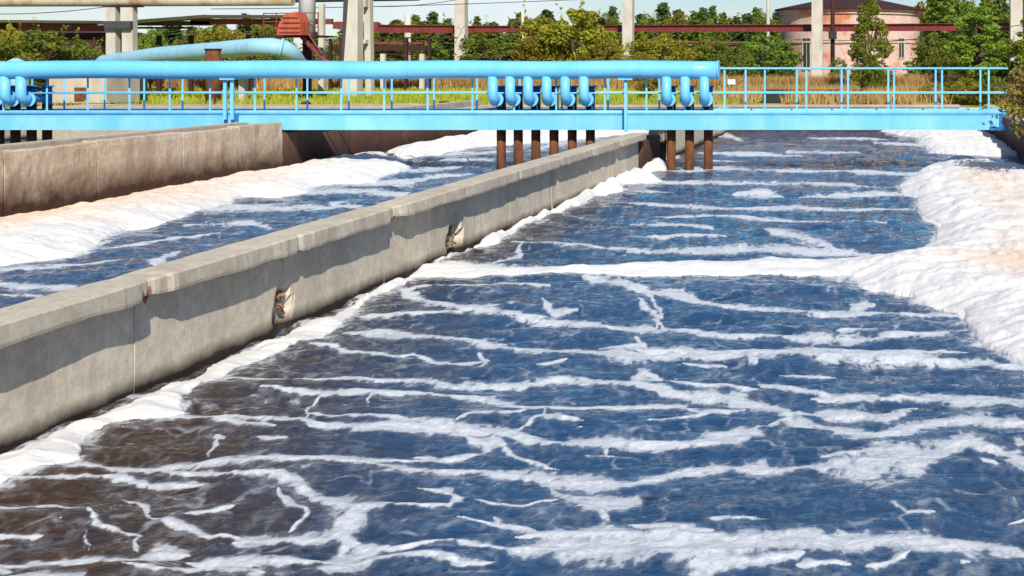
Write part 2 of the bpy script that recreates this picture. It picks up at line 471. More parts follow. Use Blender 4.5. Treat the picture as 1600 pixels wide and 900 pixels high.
# --- traced foam streaks, each crop: (scale, origin)
CR = {'C': (2.572, 0, 550), 'D': (2.647, 500, 380), 'E': (2.667, 500, 650), 'F': (2.5, 1000, 200), 'G': (2.572, 1000, 550), 'L': (2.286, 0, 160), 'B': (2.91, 550, 180)}
ST = {
 'C': [[(740,258,16),(860,262,14),(960,285,18),(1080,310,14)], [(860,258,14),(1000,262,14),(1160,278,18),(1300,305,18),(1543,320,18)],
  [(880,118,10),(1050,112,14),(1250,120,14),(1543,132,14)], [(1080,162,8),(1300,176,12),(1543,170,14)],
  [(320,460,25),(500,470,30),(700,460,30),(900,445,25),(1200,450,18),(1543,440,26)],
  [(90,500,12),(330,495,14),(520,500,18),(640,525,26),(800,525,20)],
  [(700,478,16),(900,490,14),(1020,510,20),(1150,530,34),(1240,570,34),(1330,630,50),(1420,650,50),(1543,640,30)],
  [(0,635,18),(180,625,18),(320,635,22),(400,680,16),(520,720,12),(560,740,8),(550,800,10)],
  [(520,600,12),(600,630,14),(640,690,12),(700,700,22),(820,740,18),(950,755,14)], [(0,735,14),(130,735,16)],
  [(380,720,10),(390,780,14)], [(0,850,20),(200,850,28),(400,840,24),(560,850,16),(640,815,40),(740,820,24)],
  [(540,875,14),(700,890,24),(900,870,36),(1040,880,60)], [(960,770,50),(1130,750,30),(1300,760,40),(1400,700,50),(1420,650,60)],
  [(1400,760,60),(1350,850,80),(1450,800,70),(1543,780,30)], [(1130,580,14),(1190,620,24),(1240,670,14),(1180,715,12)],
  [(850,335,12),(880,340,10),(850,400,20)], [(1060,355,14),(1140,365,20)], [(780,670,10),(900,655,10)],
  [(1240,270,10),(1240,230,8),(1270,190,8)], [(1480,175,20),(1465,215,10)], [(800,845,30),(960,845,50),(1150,835,20),(1300,840,20)],
  [(0,870,30),(60,880,30)]],
 'D': [[(350,210,30),(450,240,22),(600,275,20),(750,290,22),(900,315,22),(1050,335,20),(1230,350,24),(1400,355,22),(1588,385,20)],
  [(130,298,8),(400,297,8),(600,285,10)], [(370,205,10),(500,180,8),(680,170,6),(900,175,5)],
  [(130,370,24),(280,370,24),(420,395,16),(560,410,20),(720,440,24),(900,455,24),(1100,455,24),(1280,470,40),(1588,465,20)],
  [(0,430,12),(120,445,8),(280,460,10),(400,465,10),(480,490,14),(630,495,12)], [(660,470,20),(690,500,24)],
  [(0,580,10),(300,585,10),(440,590,24),(560,595,14),(850,580,14),(1000,565,14),(1200,585,16),(1400,610,18),(1588,640,16)],
  [(0,630,14),(150,632,14),(400,630,10),(560,645,12),(720,655,26),(880,685,14),(1000,690,14),(1300,680,14),(1450,670,10)],
  [(0,725,12),(200,735,10),(310,745,10)],
  [(0,770,24),(200,775,24),(350,765,34),(520,775,36),(700,785,34),(860,805,26),(1000,820,26),(1200,810,34),(1400,820,26),(1588,830,24)],
  [(570,745,10),(650,720,12),(760,720,14),(850,705,8)], [(800,790,8),(900,740,14),(980,735,22),(1060,745,8)], [(940,700,14),(920,730,14)],
  [(1090,150,24),(1180,160,24),(1300,185,22),(1400,215,28),(1500,220,26),(1588,235,12)], [(1320,190,10),(1360,240,14),(1400,290,18),(1390,340,14)],
  [(940,240,10),(960,290,24),(1050,275,10)], [(930,510,14),(1000,500,14)], [(830,20,20),(830,60,14),(740,85,8)],
  [(1290,560,24),(1330,530,20),(1420,560,14)], [(1180,435,8),(1330,430,12),(1300,400,10)], [(600,810,20),(660,850,26),(720,800,20)],
  [(740,840,14),(850,890,14)], [(400,885,18),(560,885,10)], [(1210,820,20),(1190,860,12)], [(1130,870,14),(1190,890,10)],
  [(850,5,8),(1100,10,8),(1300,30,10),(1450,42,10),(1588,35,14)]],
 'E': [[(0,195,10),(200,190,16),(230,220,50),(400,225,30),(600,230,24),(800,240,24),(900,260,28),(1000,280,40),(1150,290,70),(1300,290,40),(1450,250,26),(1600,225,26)],
  [(1000,310,30),(1080,360,90),(1200,380,90),(1300,370,60)], [(1180,420,60),(1200,450,30)], [(0,360,50),(120,400,70),(160,440,60),(60,500,60),(150,520,60)],
  [(250,400,10),(400,405,14),(530,395,12),(560,360,40),(530,320,26),(430,310,14)], [(640,370,14),(720,385,14),(850,395,14),(970,380,10)],
  [(600,100,20),(660,130,50),(720,110,30),(800,150,14),(960,215,14)], [(620,165,20),(500,180,22),(380,185,16)],
  [(600,445,8),(740,470,18),(860,500,26),(950,530,14)], [(740,445,20),(750,470,14)], [(300,545,14),(600,545,14),(760,570,24),(850,580,50),(1000,570,60),(1200,550,100),(1400,590,60),(1600,580,50)],
  [(0,640,60),(150,610,40),(250,585,20),(450,590,20),(600,620,24),(720,620,12)], [(900,530,24),(1200,500,60),(1350,520,50),(1500,490,20),(1600,500,30)],
  [(1550,640,24),(1600,650,30)]],
 'F': [[(290,100,14),(560,108,18)], [(590,95,8),(680,95,8)], [(720,100,8),(830,100,8)], [(150,165,10),(300,160,10),(600,170,10),(900,175,8),(1080,178,8)],
  [(0,215,8),(300,215,10),(700,220,8),(800,225,14),(870,230,8)], [(390,258,12),(480,255,28),(540,265,8)], [(650,265,8),(800,262,12),(870,262,10),(920,255,30),(1010,258,14)],
  [(0,305,8),(200,310,8),(430,315,14),(600,310,14),(800,320,10),(1080,315,6)], [(100,350,6),(400,350,10),(700,365,6),(900,370,6)],
  [(0,380,10),(150,380,16),(260,390,12)], [(0,425,10),(270,425,8)], [(0,488,14),(200,485,18),(400,482,18),(640,485,28),(860,495,14)],
  [(500,405,10),(580,415,30),(700,450,30),(760,480,20)], [(0,640,12),(100,655,28),(200,670,14),(350,700,12),(450,715,16),(600,718,20),(760,725,26),(900,720,14),(1200,735,14)],
  [(830,700,30),(900,690,20)], [(0,690,20),(60,740,24),(90,790,10)], [(0,785,26),(180,800,20),(350,820,12),(500,815,10),(700,830,20),(900,830,16),(1200,800,14)],
  [(0,870,20),(300,880,12),(600,870,24),(900,880,20),(1200,885,12)], [(0,255,10),(100,260,6)], [(300,15,20),(380,45,14)], [(800,800,14),(900,795,8)],
  [(700,40,6),(900,45,6)], [(300,130,8),(500,140,8)], [(950,60,8),(1100,70,10)]],
 'G': [[(0,20,24),(300,20,24),(600,15,20),(800,30,30),(1100,25,30),(1400,60,24),(1543,80,20)], [(200,55,20),(320,60,10)], [(450,40,20),(480,45,14)],
  [(0,100,24),(120,110,10)], [(600,95,14),(740,105,10)], [(150,130,12),(300,135,14),(450,145,12)], [(0,155,10),(150,170,20),(300,180,28),(400,190,40),(520,215,24),(650,235,14),(700,240,10)],
  [(0,220,20),(150,210,14),(250,240,14),(380,225,14)], [(80,275,14),(250,250,10)], [(510,130,14),(600,140,20),(740,165,14)],
  [(730,180,14),(880,185,30),(980,190,14),(1200,175,24),(1400,195,40),(1543,200,40)],
  [(540,270,14),(600,260,30),(700,280,30),(800,310,30),(950,320,30),(1100,300,40),(1200,280,30),(1300,270,40),(1543,290,40)],
  [(720,240,24),(850,240,30),(1000,260,30),(1090,230,20)], [(0,355,24),(200,370,20),(300,345,50),(400,345,60),(470,320,40),(480,290,8),(560,280,6)],
  [(0,525,50),(100,495,40),(200,470,34),(350,465,36),(500,465,40),(620,462,10),(700,460,30),(820,450,60),(860,490,60),(950,440,110),(1100,420,100),(1200,400,70),(1300,370,50),(1400,400,20),(1500,430,50),(1543,450,50),(1700,470,60)],
  [(750,415,10),(900,400,20)], [(300,690,24),(400,685,24),(500,685,12)], [(0,720,20),(200,730,30),(150,770,50),(0,800,50)],
  [(0,800,60),(200,820,100),(400,800,80),(600,780,60),(700,770,50),(850,780,40),(1000,770,40),(1200,780,50),(1400,790,60),(1543,820,40),(1700,830,50)],
  [(250,870,80),(450,860,30),(620,840,20)], [(660,870,16),(820,870,10)], [(950,860,20),(1050,820,20)], [(1030,640,30),(1060,665,12),(1150,665,20)],
  [(1280,850,30),(1320,850,14)], [(1510,375,40),(1540,380,40)], [(1380,445,20),(1430,455,20)], [(1480,690,10),(1543,670,14)]],
 'L': [[(-100,640,20),(0,650,30),(150,655,26),(270,665,14)], [(680,385,20),(900,382,26),(1190,378,16)], [(700,440,10),(900,435,14),(950,450,20)], [(1190,365,26),(1300,375,18)],
  [(1030,325,26),(1200,320,14),(1400,325,16)], [(1100,300,14),(1300,290,14),(1440,290,16),(1540,275,8)], [(560,580,30),(610,550,20)], [(0,600,10),(200,590,12),(380,570,10)],
  [(1290,285,8),(1600,265,10)], [(1450,245,10),(1600,235,8)], [(0,690,10),(200,700,10)], [(400,520,8),(700,480,8)]],
 'B': [[(270,370,14),(450,350,10)], [(0,350,16),(200,360,20)], [(440,205,18),(600,205,12)], [(480,175,8),(700,165,8)], [(650,120,40),(900,110,40),(1100,90,40)], [(850,150,14),(1000,120,20)],
  [(1300,110,10),(1600,100,10)]],
}
streaks = []
for k, lst in ST.items():
    s, ox, oy = CR[k]
    for pl in lst: 
        q = [(x / s + ox, y / s + oy, w / s) for x, y, w in pl]
        if len(q) > 1:      # streaks run out thin at their ends
            e0 = (q[0][0] - (q[1][0] - q[0][0]) * .25, q[0][1] - (q[1][1] - q[0][1]) * .25, .5); e1 = (q[-1][0] + (q[-1][0] - q[-2][0]) * .3, q[-1][1] + (q[-1][1] - q[-2][1]) * .3, .5)
            q = [e0] + [(x, y, w * (.75 if i in (0, len(q) - 1) else 1)) for i, (x, y, w) in enumerate(q)] + [e1]
        streaks.append(q)
# more streaks out of the frame, so that the liquid reads the same from the side
rs = random.Random(5)
for i in range(26):
    x0 = rs.uniform(1620, 2300); y0 = 430 + (x0 - 1600) * 0.4 + rs.uniform(40, 700); pl = []
    for j in range(6): pl.append((x0 + j * 70, y0 + rs.uniform(-12, 12), rs.uniform(6, 22)))
    streaks.append(pl)
for i in range(22):
    x0 = rs.uniform(-1200, -100); y0 = rs.uniform(900, 1250); pl = []
    for j in range(7): pl.append((x0 + j * 60, y0 + rs.uniform(-10, 10), rs.uniform(6, 20)))
    streaks.append(pl)


def seg_d(px, py, a, b):
    vx, vy = b[0] - a[0], b[1] - a[1]
    t = np.clip(((px - a[0]) * vx + (py - a[1]) * vy) / (vx * vx + vy * vy + 1e-9), 0, 1)
    return np.hypot(px - a[0] - t * vx, py - a[1] - t * vy), t


def wave(X, Y):
    wx = (fbm(X * 1.6, Y * 1.3, 3, 4) - 0.5)
    return (fbm(X * 0.9, Y * 1.7, 3, 50) - 0.5) * 0.13 + (1 - np.abs(fbm(X * 2.2 + wx * 2, Y * 4.0, 3, 60) - 0.5) * 4) * 0.016 + (fbm(X * 6, Y * 9, 2, 70) - 0.5) * 0.012 * np.clip(14 / Y, 0, 1)


BANKS = []


def water_grid(x0, x1, y0, y1, nc, nr, seed):
    iy = np.linspace(1 / y0, 1 / y1, nr)
    Y1 = 1 / iy; X1 = np.linspace(x0, x1, nc)
    X, Y = np.meshgrid(X1, Y1)
    # traced picture lines are laid out on the plane z = 0
    wx = (fbm(X * 1.6, Y * 1.3, 4, seed + 1) - 0.5); wy = (fbm(X * 1.6, Y * 1.3, 4, seed + 9) - 0.5)
    wx = wx + (fbm(X * 6, Y * 4, 3, seed + 77) - .5) * .35; wy = wy + (fbm(X * 6, Y * 4, 3, seed + 79) - .5) * .35
    Xw = X + wx * 0.15; Yw = Y + wy * 0.24 * np.clip(Y / 14, .6, 1.6)
    U = CX + Xw * F / Yw; V = CY + H * F / Yw
    # pieces vary in thickness along their length
    th = 0.45 + 1.15 * fbm(X * 1.5, Y * 1.1, 4, seed + 31)
    foam = np.zeros_like(X)
    for pl in streaks:
        ax = [p[0] for p in pl]; ay = [p[1] for p in pl]; mw = max(p[2] for p in pl) * 1.6 + 4
        sel = (U > min(ax) - mw) & (U < max(ax) + mw) & (V > min(ay) - mw) & (V < max(ay) + mw)
        if not sel.any(): continue
        u = U[sel]; v = V[sel]; t_ = th[sel]; best = np.zeros_like(u)
        for a, b in zip(pl[:-1], pl[1:]):
            d, t = seg_d(u, v, a, b)
            w = (a[2] + (b[2] - a[2]) * t) * t_ + 0.6
            best = np.maximum(best, np.clip(1.0 - d / w, 0, 1))
        foam[sel] = np.maximum(foam[sel], best)
    for poly, lo_, hi_ in BANKS:
        if hi_ < x0 or lo_ > x1: continue
        pad = 0.5; ys_ = [p[1] for p in poly]; xs_ = [p[0] for p in poly]
        sel = (X > min(xs_) - pad) & (X < max(xs_) + pad) & (Y > min(ys_) - pad) & (Y < max(ys_) + pad)
        if sel.any():
            dd = sdf(poly, Xw[sel] * .6 + X[sel] * .4, Yw[sel] * .6 + Y[sel] * .4)
            foam[sel] = np.maximum(foam[sel], np.clip(0.52 + dd / 0.45, 0, .95))
    Uo = CX + X * F / Y; Vo = CY + H * F / Y
    dw = X - XL
    brown = np.clip(1.0 - (Uo - 330 * (1 - np.clip((Vo - 400) / 900, -.4, 1) * 0.35)) / 480.0, 0, 1) * np.clip((Vo - 330) / 120, 0, 1)
    brown = np.where(X < XL, 0.15, np.maximum(brown, np.clip(1.0 - dw / 1.3, 0, 1)))
    k = np.clip((Y - 6) / 14, 0.0, 1.0)
    z = wave(X, Y)
    z = z + np.clip(foam - 0.45, 0, 1) * 0.02
    return X, Y, z, {'foam': foam, 'brown': brown}


def sdf(poly, X, Y):
    """signed distance, positive inside"""
    d = np.full(X.shape, 1e9); ins = np.zeros(X.shape, bool); n = len(poly)
    for i in range(n):
        a = poly[i]; b = poly[(i + 1) % n]
        dd, _ = seg_d(X, Y, a, b); d = np.minimum(d, dd)
        c = ((a[1] > Y) != (b[1] > Y)) & (X < (b[0] - a[0]) * (Y - a[1]) / (b[1] - a[1] + 1e-12) + a[0])
        ins ^= c
    return np.where(ins, d, -d)


def foam_bank(pix, height, wid, nc, nr, seed, label, world=None, xlim=None, stain=0.0, wob=1.0, stfun=None):
    poly = [Wp(*p) for p in pix] if pix else []
    if world: poly = world(poly)
    BANKS.append((poly, min(p[0] for p in poly), max(p[0] for p in poly)))
    xsn = [p[0] for p in poly]; ysn = [p[1] for p in poly]
    x0, x1 = min(xsn) - .4, max(xsn) + .4; y0, y1 = max(3, min(ysn) - .4), max(ysn) + .4
    if xlim: x0 = max(x0, xlim[0]); x1 = min(x1, xlim[1])
    X, Y = np.meshgrid(np.linspace(x0, x1, nc), 1 / np.linspace(1 / y0, 1 / y1, nr))
    wx = (fbm(X * 1.4, Y * 1.1, 5, seed, 0.6) - .5) * 0.30 * wob + (fbm(X * 7, Y * 6, 5, seed + 5, .7) - .5) * 0.14 * wob
    wy = (fbm(X * 1.4, Y * 1.1, 5, seed + 3, 0.6) - .5) * 0.5 * wob + (fbm(X * 7, Y * 6, 5, seed + 8, .7) - .5) * 0.14 * wob
    d = sdf(poly, X + wx, Y + wy)
    cx_ = (fbm(X * 1.2, Y * 1.0, 2, seed) - .5) * 0.4 * wob
    d0 = np.minimum(np.maximum(sdf(poly, X + cx_, Y + cx_), 0), np.maximum(d, 0) * 1.1)
    prof = np.clip(d0 / (wid * (0.6 + 1.3 * fbm(X * .8, Y * .8, 3, seed + 60))), 0, 1); prof = 0.5 * np.sqrt(1 - (1 - prof) ** 2) + 0.5 * prof * prof * (3 - 2 * prof)
    lump = np.abs(fbm(X * 1.3, Y * 1.0, 4, seed + 20) - .5) * 2
    billow = 1 - np.abs(fbm(X * 3.5, Y * 2.6, 3, seed + 26) - .5) * 2.4
    bub = 1 - np.abs(fbm(X * 10, Y * 8, 3, seed + 29) - .5) * 2.2
    hh = height(X, Y) if callable(height) else height
    fine = fbm(X * 16, Y * 13, 3, seed + 41) - .5
    z = prof * hh * (0.72 + 0.50 * lump + 0.08 * billow) + np.clip(d / .25, 0, 1) * (billow * 0.010 + fine * 0.008)
    z = wave(X, Y) + np.where(d > 0, z + 0.010, -0.012)
    st = np.clip(d / 1.9 - 0.35, 0, 1) * stain if stfun is None else stfun(X, Y, d)
    o = grid_mesh('foam_bank', X, Y, z, M['foam'], {'stain': st}, mask=d > 0)
    return tag(o, label, 'foam', kind='stuff')


# right bank with the ridge that crosses the channel
right = [(1600,268),(1540,258),(1480,253),(1448,263),(1424,276),(1404,294),(1408,304),(1434,310),(1432,328),(1444,346),(1468,354),(1462,366),(1456,380),
         (1432,400),(1400,404),(1360,407),(1280,410),(1200,405),(1160,409),(1100,411),(1040,414),(980,416),(900,417),(800,418),(700,412),(650,420),(640,430),(720,431),
         (800,430),(900,432),(1000,434),(1090,431),(1180,431),(1250,433),(1328,434),(1344,452),(1380,458),(1416,465),(1452,477),(1498,492),(1512,512),(1524,541),(1560,557),(1600,578),(1680,640),(1800,700),(2100,860)]


def right_world(poly):
    poly = list(poly)
    poly.append((XR + 0.1, 9.0)); poly.append((XR + 0.1, poly[0][1] + 0.3))
    return poly


def rh(X, Y):
    u = CX + X * F / Y
    return 0.07 + 0.20 * np.clip((u - 1280) / 160, 0, 1)


foam_bank(right, rh, 0.8, 760, 700, 11, 'thick white foam bank with peach stains along the right side of the main channel', right_world, (-8, XR + 0.05), 0.95, 0.5)
# far bank under the bridge on the right
far = [(1376,206),(1432,216),(1440,228),(1456,240),(1500,243),(1560,246)]
foam_bank(far, 0.20, 0.5, 240, 200, 12, 'small white foam bank beyond the footbridge on the right', lambda p: [(p[0][0], 57.4)] + p + [(XR + .1, 43.0), (XR + .1, 57.4)], (-8, XR + .05), 0.25)
# froth along the dividing wall
wf = [(-60,775),(0,754),(39,741),(124,723),(119,702),(144,679),(187,662),(233,657),(288,649),(278,624),(338,595),(389,569),(439,550),(500,526),(534,510),(549,492),
      (572,471),(632,448),(651,434),(681,410),(735,386),(780,380),(808,359),(842,345),(866,335),(907,321),(931,307),(975,300),(966,290),(1036,284),(995,272),(1041,266),(1038,250)]


def wall_world(poly):
    def off(Y): return 0.16 + 0.05 * math.sin(Y * 1.7) + 0.04 * math.sin(Y * 4.1)
    return poly + [(XL + 0.12, 42.5)] + [(XL + off(y) * max(0.0, min(1.0, (24 - y) / 8)) - .03, y) for y in np.arange(38, 9, -0.7)] + [(XL + 0.2, 8.0), (XL + 0.9, 8.0)]


foam_bank(wf, lambda X, Y: 0.05 + 0.26 * np.clip((Y - 15) / 20, 0, 1), 0.26, 420, 760, 13, 'narrow white froth line at the foot of the middle concrete wall', wall_world, None, 0.0, 0.45)
# left channel bank
lf = [(-200,470),(-60,440),(0,416),(61,407),(110,402),(149,391),(168,372),(197,359),(258,350),(297,336),(350,321),(380,309),(440,308),(481,303),(494,292),(586,287),(592,277),(639,265),(630,252),(595,241),(551,237)]
foam_bank(lf, 0.26, 0.9, 460, 560, 14, 'long white foam bank with peach stains along the left basin wall', lambda p: p + [(XLW + 1.2, 44.5), (XLW - .1, 44.0), (XLW - .1, p[0][1])], (XLW - .02, -6.9), 0.8, 0.6,
          stfun=lambda X, Y, d: np.clip(1.3 - (X - XLW) / 2.4, 0, 1) * np.clip(1.2 - np.abs(Y - 24) / 16, 0, 1))
lf2 = [(604,237),(636,249),(690,241),(760,229),(850,222),(950,214),(1010,207)]
foam_bank(lf2, 0.22, 0.5, 420, 300, 15, 'white foam bank in the left channel beyond the footbridge', lambda p: [(XLW - .1, 44.6)] + p + [(p[-1][0], 57.4), (XLW - .1, 57.4)], (XLW - .02, -6.9), 0.2)

X, Y, Z, at = water_grid(XL - 0.05, XR + 0.05, 6.3, YE + 0.1, 1150, 620, 3)
tag(grid_mesh('water', X, Y, Z, M['water'], at), kind='structure')
X, Y, Z, at = water_grid(XLW - 0.05, -6.9, 10.0, YE + 0.1, 620, 420, 4)
tag(grid_mesh('water', X, Y, Z, M['water'], at), kind='structure')
X, Y, Z, at = water_grid(-33, -17.7, 15.0, YE + 0.1, 200, 160, 8)
tag(grid_mesh('water', X, Y, Z, M['water'], at), kind='structure')
# coarse near part of the basins behind the viewer's feet
for (a, b, y1) in ((XL - 0.05, XR + 0.05, 6.3), (XLW - 0.05, -6.9, 10.0)):
    X, Y = np.meshgrid(np.linspace(a, b, 80), np.linspace(-14, y1, 120))
    tag(grid_mesh('water', X, Y, X * 0, M['water'], {'foam': np.clip(fbm(X, Y * 2, 5, 7) * 1.6 - 0.5, 0, 1), 'brown': X * 0 + .4}), kind='structure')


# ------------------------------------------------------------------ concrete walls
def loft_y(prof_fn, ys):
    """solid lofted along Y; prof_fn(y) -> list of (x, z)"""
    mb = MB(); vs = []; n = None
    for y in ys:
        p = prof_fn(y); n = len(p); vs += [(a, y, b) for a, b in p]
    fs = []
    for i in range(len(ys) - 1):
        for j in range(n):
            fs.append((i * n + j, i * n + (j + 1) % n, (i + 1) * n + (j + 1) % n, (i + 1) * n + j))
    fs.append(tuple(range(n))); fs.append(tuple(range(len(ys) * n - 1, (len(ys) - 1) * n - 1, -1)))
    return mb.add(vs, fs)


def stations(y0, y1, fine=0.06, edge=0.5, coarse=0.22):
    ys = list(np.arange(y0, y0 + edge, fine)) + list(np.arange(y0 + edge, y1 - edge, coarse)) + list(np.arange(y1 - edge, y1, fine)) + [y1]
    return ys


div = empty('concrete_wall', (XL - 0.15, 9, 0), 'low grey concrete dividing wall with chipped coping running between the two channels', 'wall')
joints = [4.4, 7.4, 10.42, 11.93, 14.88, 17.9, 20.8, 23.75, 26.6, 29.5, 32.5, 35.9]
joints = [4.6, 7.6, 10.55, 11.97, 14.9, 17.9, 20.8, 23.8, 26.8, 29.7, 32.7, 36.0]
joints = [3.0, 6.0, 9.0, 11.97, 14.9, 17.9, 20.8, 23.8, 26.8, 29.7, 32.7, 36.0]
chips = {11.97: (0.16, 0.35), 14.9: (0.03, 0.10), 17.9: (0.20, 0.30), 20.8: (0.04, 0.14), 23.8: (0.03, 0.15), 26.8: (0.06, 0.15), 29.7: (0.05, .1), 32.7: (.08, .2)}
XC = -6.53; ZC0, ZC1 = 0.89, 1.07
for i, (ya, yb) in enumerate(zip(joints[:-1], joints[1:])):
    def cop(y, ya=ya, yb=yb):
        n1 = (vnoise(y * 3.1, 0.3, 5) - .5) * 0.02 + (vnoise(y * 11, 4.3, 6) - .5) * 0.014
        n2 = (vnoise(y * 2.3, 9.3, 7) - .5) * 0.03 + (vnoise(y * 9, 7.3, 8) - .5) * 0.02
        c = 0.0
        for j in (ya, yb):
            if j in chips:
                dep, ext = chips[j]
                c = max(c, dep * max(0, 1 - abs(y - j) / ext) ** 1.1 * (0.45 + 1.1 * float(vnoise(y * 22, j, 9))))
        x = XC - c * 0.55 + n1; zt = ZC1 - c * 0.12 + n1 * 0.5; zb = ZC0 + c * 0.25 + n2
        return [(x, zb), (x + 0.006, zb + 0.03), (x + 0.004, (zt + zb) / 2), (x, zt - 0.02), (x - 0.02, zt), (x - 0.18, zt + 0.004), (x - 0.40 + c * .8, ZC1), (x - 0.42 + c * .8, ZC0), (XL + 0.02 - c * .5, zb)]
    loft_y(cop, stations(ya + 0.012, yb - 0.012)).build('coping', M['coping'], div)

    def pan(y, ya=ya, yb=yb):
        n = (vnoise(y * 1.7, 2.2, 15) - .5) * 0.014
        out = []
        for z in (-0.4, 0.0, 0.12, 0.25, 0.38, 0.52, 0.66, 0.80, ZC0 + 0.05):
            c = 0.0
            for j, dep, ext in ((14.9, 0.14, 0.28), (20.8, 0.22, 0.45)):
                if j in (ya, yb) and -0.1 < z < 0.55:
                    lim = ext * (1 - abs(z - 0.22) / 0.42)
                    if lim > 0: c = max(c, dep * max(0, 1 - abs(y - j) / lim) ** .5 * (0.5 + float(vnoise(y * 20, z * 15, 21))))
            out.append((XL + n - c, z))
        return out + [(XL - 0.18, ZC0 + 0.05), (XL - 0.18, -0.4)]
    loft_y(pan, stations(ya + 0.01, yb - 0.01)).build('wall_panel', M['wall'], div)
    # pale mortar in the joint
    if abs(yb - 14.9) > .05 and abs(yb - 20.8) > .05: MB().box((XL - 0.16, yb - 0.05, -0.4), (XL + (0.012 if i % 2 else -0.004), yb + 0.03, ZC0 - 0.02)).build('joint_strip', M['pale'] if i % 2 else M['coping'], div)
for (yj, zz) in ((14.9, 0.30), (20.8, 0.34), (20.8, 0.2), (32.7, 0.3)):
    b = MB(); rr = random.Random(int(yj * 10))
    for k in range(2):
        xx = (XC - 0.03) if zz > .8 else XL + 0.0
        p0 = Vector((xx - .03, yj - rr.uniform(0.03, 0.1), zz + rr.uniform(-.08, .08))); p1 = Vector((xx - 0.02, yj + rr.uniform(0.03, 0.12), zz + rr.uniform(-.1, .1)))
        b.tube([p0, (p0 + p1) / 2 + Vector((0.012, 0, 0.01)), p1], 0.009, 6)
    b.build('rebar', M['rust'], div)
# rusty crumbled concrete in the broken joints
for (yj, zc, sx) in ((14.9, .33, .15), (20.8, .36, .22), (20.8, .16, .16), (11.97, .93, .10), (17.9, .95, .14), (26.8, .94, .09), (32.7, .25, .14)):
    rr = random.Random(int(yj * 7 + zc * 100)); x0 = (XL - .13 if yj > 20 and yj < 21 else XL - .075) if zc < .8 else XC - .10
    for q in range(5):
        bm = bmesh.new(); bmesh.ops.create_icosphere(bm, subdivisions=2, radius=1)
        cx_, cy_, cz_ = x0 + rr.uniform(-.02, .015), yj + rr.uniform(-sx, sx) * .8, zc + rr.uniform(-.07, .07)
        a_, b_, c_ = (.045 if zc < .8 else .03), sx * rr.uniform(.2, .4), rr.uniform(.03, .065)
        vs = []
        for v in bm.verts:
            k = .75 + .5 * rr.random(); vs.append((cx_ + v.co.x * a_ * k, cy_ + v.co.y * b_ * k, cz_ + v.co.z * c_ * k))
        bm.verts.index_update(); mm = MB().add(vs, [[v.index for v in f.verts] for f in bm.faces]); bm.free()
        mm.build('broken_concrete', M['crumble'], div)
# pier in the shade under the bridge and the wall beyond it
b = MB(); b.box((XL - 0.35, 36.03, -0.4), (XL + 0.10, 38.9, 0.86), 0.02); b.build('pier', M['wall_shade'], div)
b = MB(); b.box((XL - 0.25, 38.92, -0.4), (XL - 0.02, YE, 0.98), 0.02); b.build('wall_panel', M['wall'], div)
b = MB(); b.box((XL - 0.32, 38.95, 0.983), (XL + 0.06, YE, 1.08), 0.015); b.build('coping', M['coping'], div)
# sluice ironwork in the gap beside the pier
t = empty('sluice_gate', (XL + 0.15, 39.4, 0), 'small dark rusty sluice gate beside the middle wall under the footbridge', 'gate')
MB().box((XL + 0.0, 39.0, -0.2), (XL + 0.10, 39.9, 0.55), 0.01).build('gate_plate', M['rust_dark'], t)
MB().tube([(XL + .16, 39.4, 0.3), (XL + .16, 39.4, 1.3)], 0.03, 8).build('spindle', M['rust'], t)
MB().box((XL - 0.02, 38.95, 0.55), (XL + .22, 40.0, 0.62), 0.01).build('gate_frame', M['rust'], t)

# left basin wall
lw = empty('concrete_wall', (XLW, 20, 0), 'tall brown stained concrete basin wall with rough panels behind the left foam', 'wall')
jl = [7.0, 11.0, 15.0, 19.0, 22.35, 24.95, 28.1, 31.1, 33.7, 36.5]
jl = [10, 13.9, 17.9, 21.9, 24.95, 27.9, 31.3, 34.0, 36.42]
for i, (ya, yb) in enumerate(zip(jl[:-1], jl[1:])):
    def lp(y, ya=ya, yb=yb, i=i):
        n = (vnoise(y * 1.3, 3.2, 35) - .5) * 0.04
        zt = 1.295 + (0.03 if i % 2 else 0.0) + (vnoise(y * 4, 1.1, 38) - .5) * 0.02
        ro = 0.03 if i % 3 == 1 else 0.008
        pr = [(XLW + n + (float(fbm(y * 2.5, z * 3, 3, 44)) - .5) * .03 + (float(fbm(y * 2.2, z * 3.5, 3, 40)) - .5) * ro * 2, z) for z in (-.4, 0, .15, .3, .45, .6, .75, .9, 1.05, 1.2)]
        return pr + [(XLW + n - .01, zt), (XLW + n - .04, zt + .015), (XLW - 0.32, zt + 0.01), (XLW - 0.32, -.4)]
    loft_y(lp, stations(ya + 0.02, yb - 0.02, 0.08, 0.4, 0.1)).build('wall_panel', M['wall_old'], lw)
    MB().box((XLW - .30, yb - .03, -.4), (XLW - .03, yb + .03, 1.2)).build('joint_strip', M['wall_shade'], lw)
# parallel trough wall behind it
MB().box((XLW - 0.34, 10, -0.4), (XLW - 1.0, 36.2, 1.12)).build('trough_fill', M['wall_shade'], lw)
MB().box((XLW - 1.02, 10, -.4), (XLW - 1.35, 57.3, 1.33), 0.02).build('rear_curb', M['coping'], lw)
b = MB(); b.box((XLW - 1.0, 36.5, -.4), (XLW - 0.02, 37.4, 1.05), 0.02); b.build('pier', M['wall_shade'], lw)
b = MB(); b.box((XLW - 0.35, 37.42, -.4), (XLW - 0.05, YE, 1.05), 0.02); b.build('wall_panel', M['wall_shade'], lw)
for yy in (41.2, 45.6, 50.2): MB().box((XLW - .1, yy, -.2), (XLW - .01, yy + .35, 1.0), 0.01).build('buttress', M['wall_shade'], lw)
MB().box((XLW - .42, 37.42, 1.053), (XLW + .02, YE, 1.16), 0.015).build('coping', M['coping'], lw)

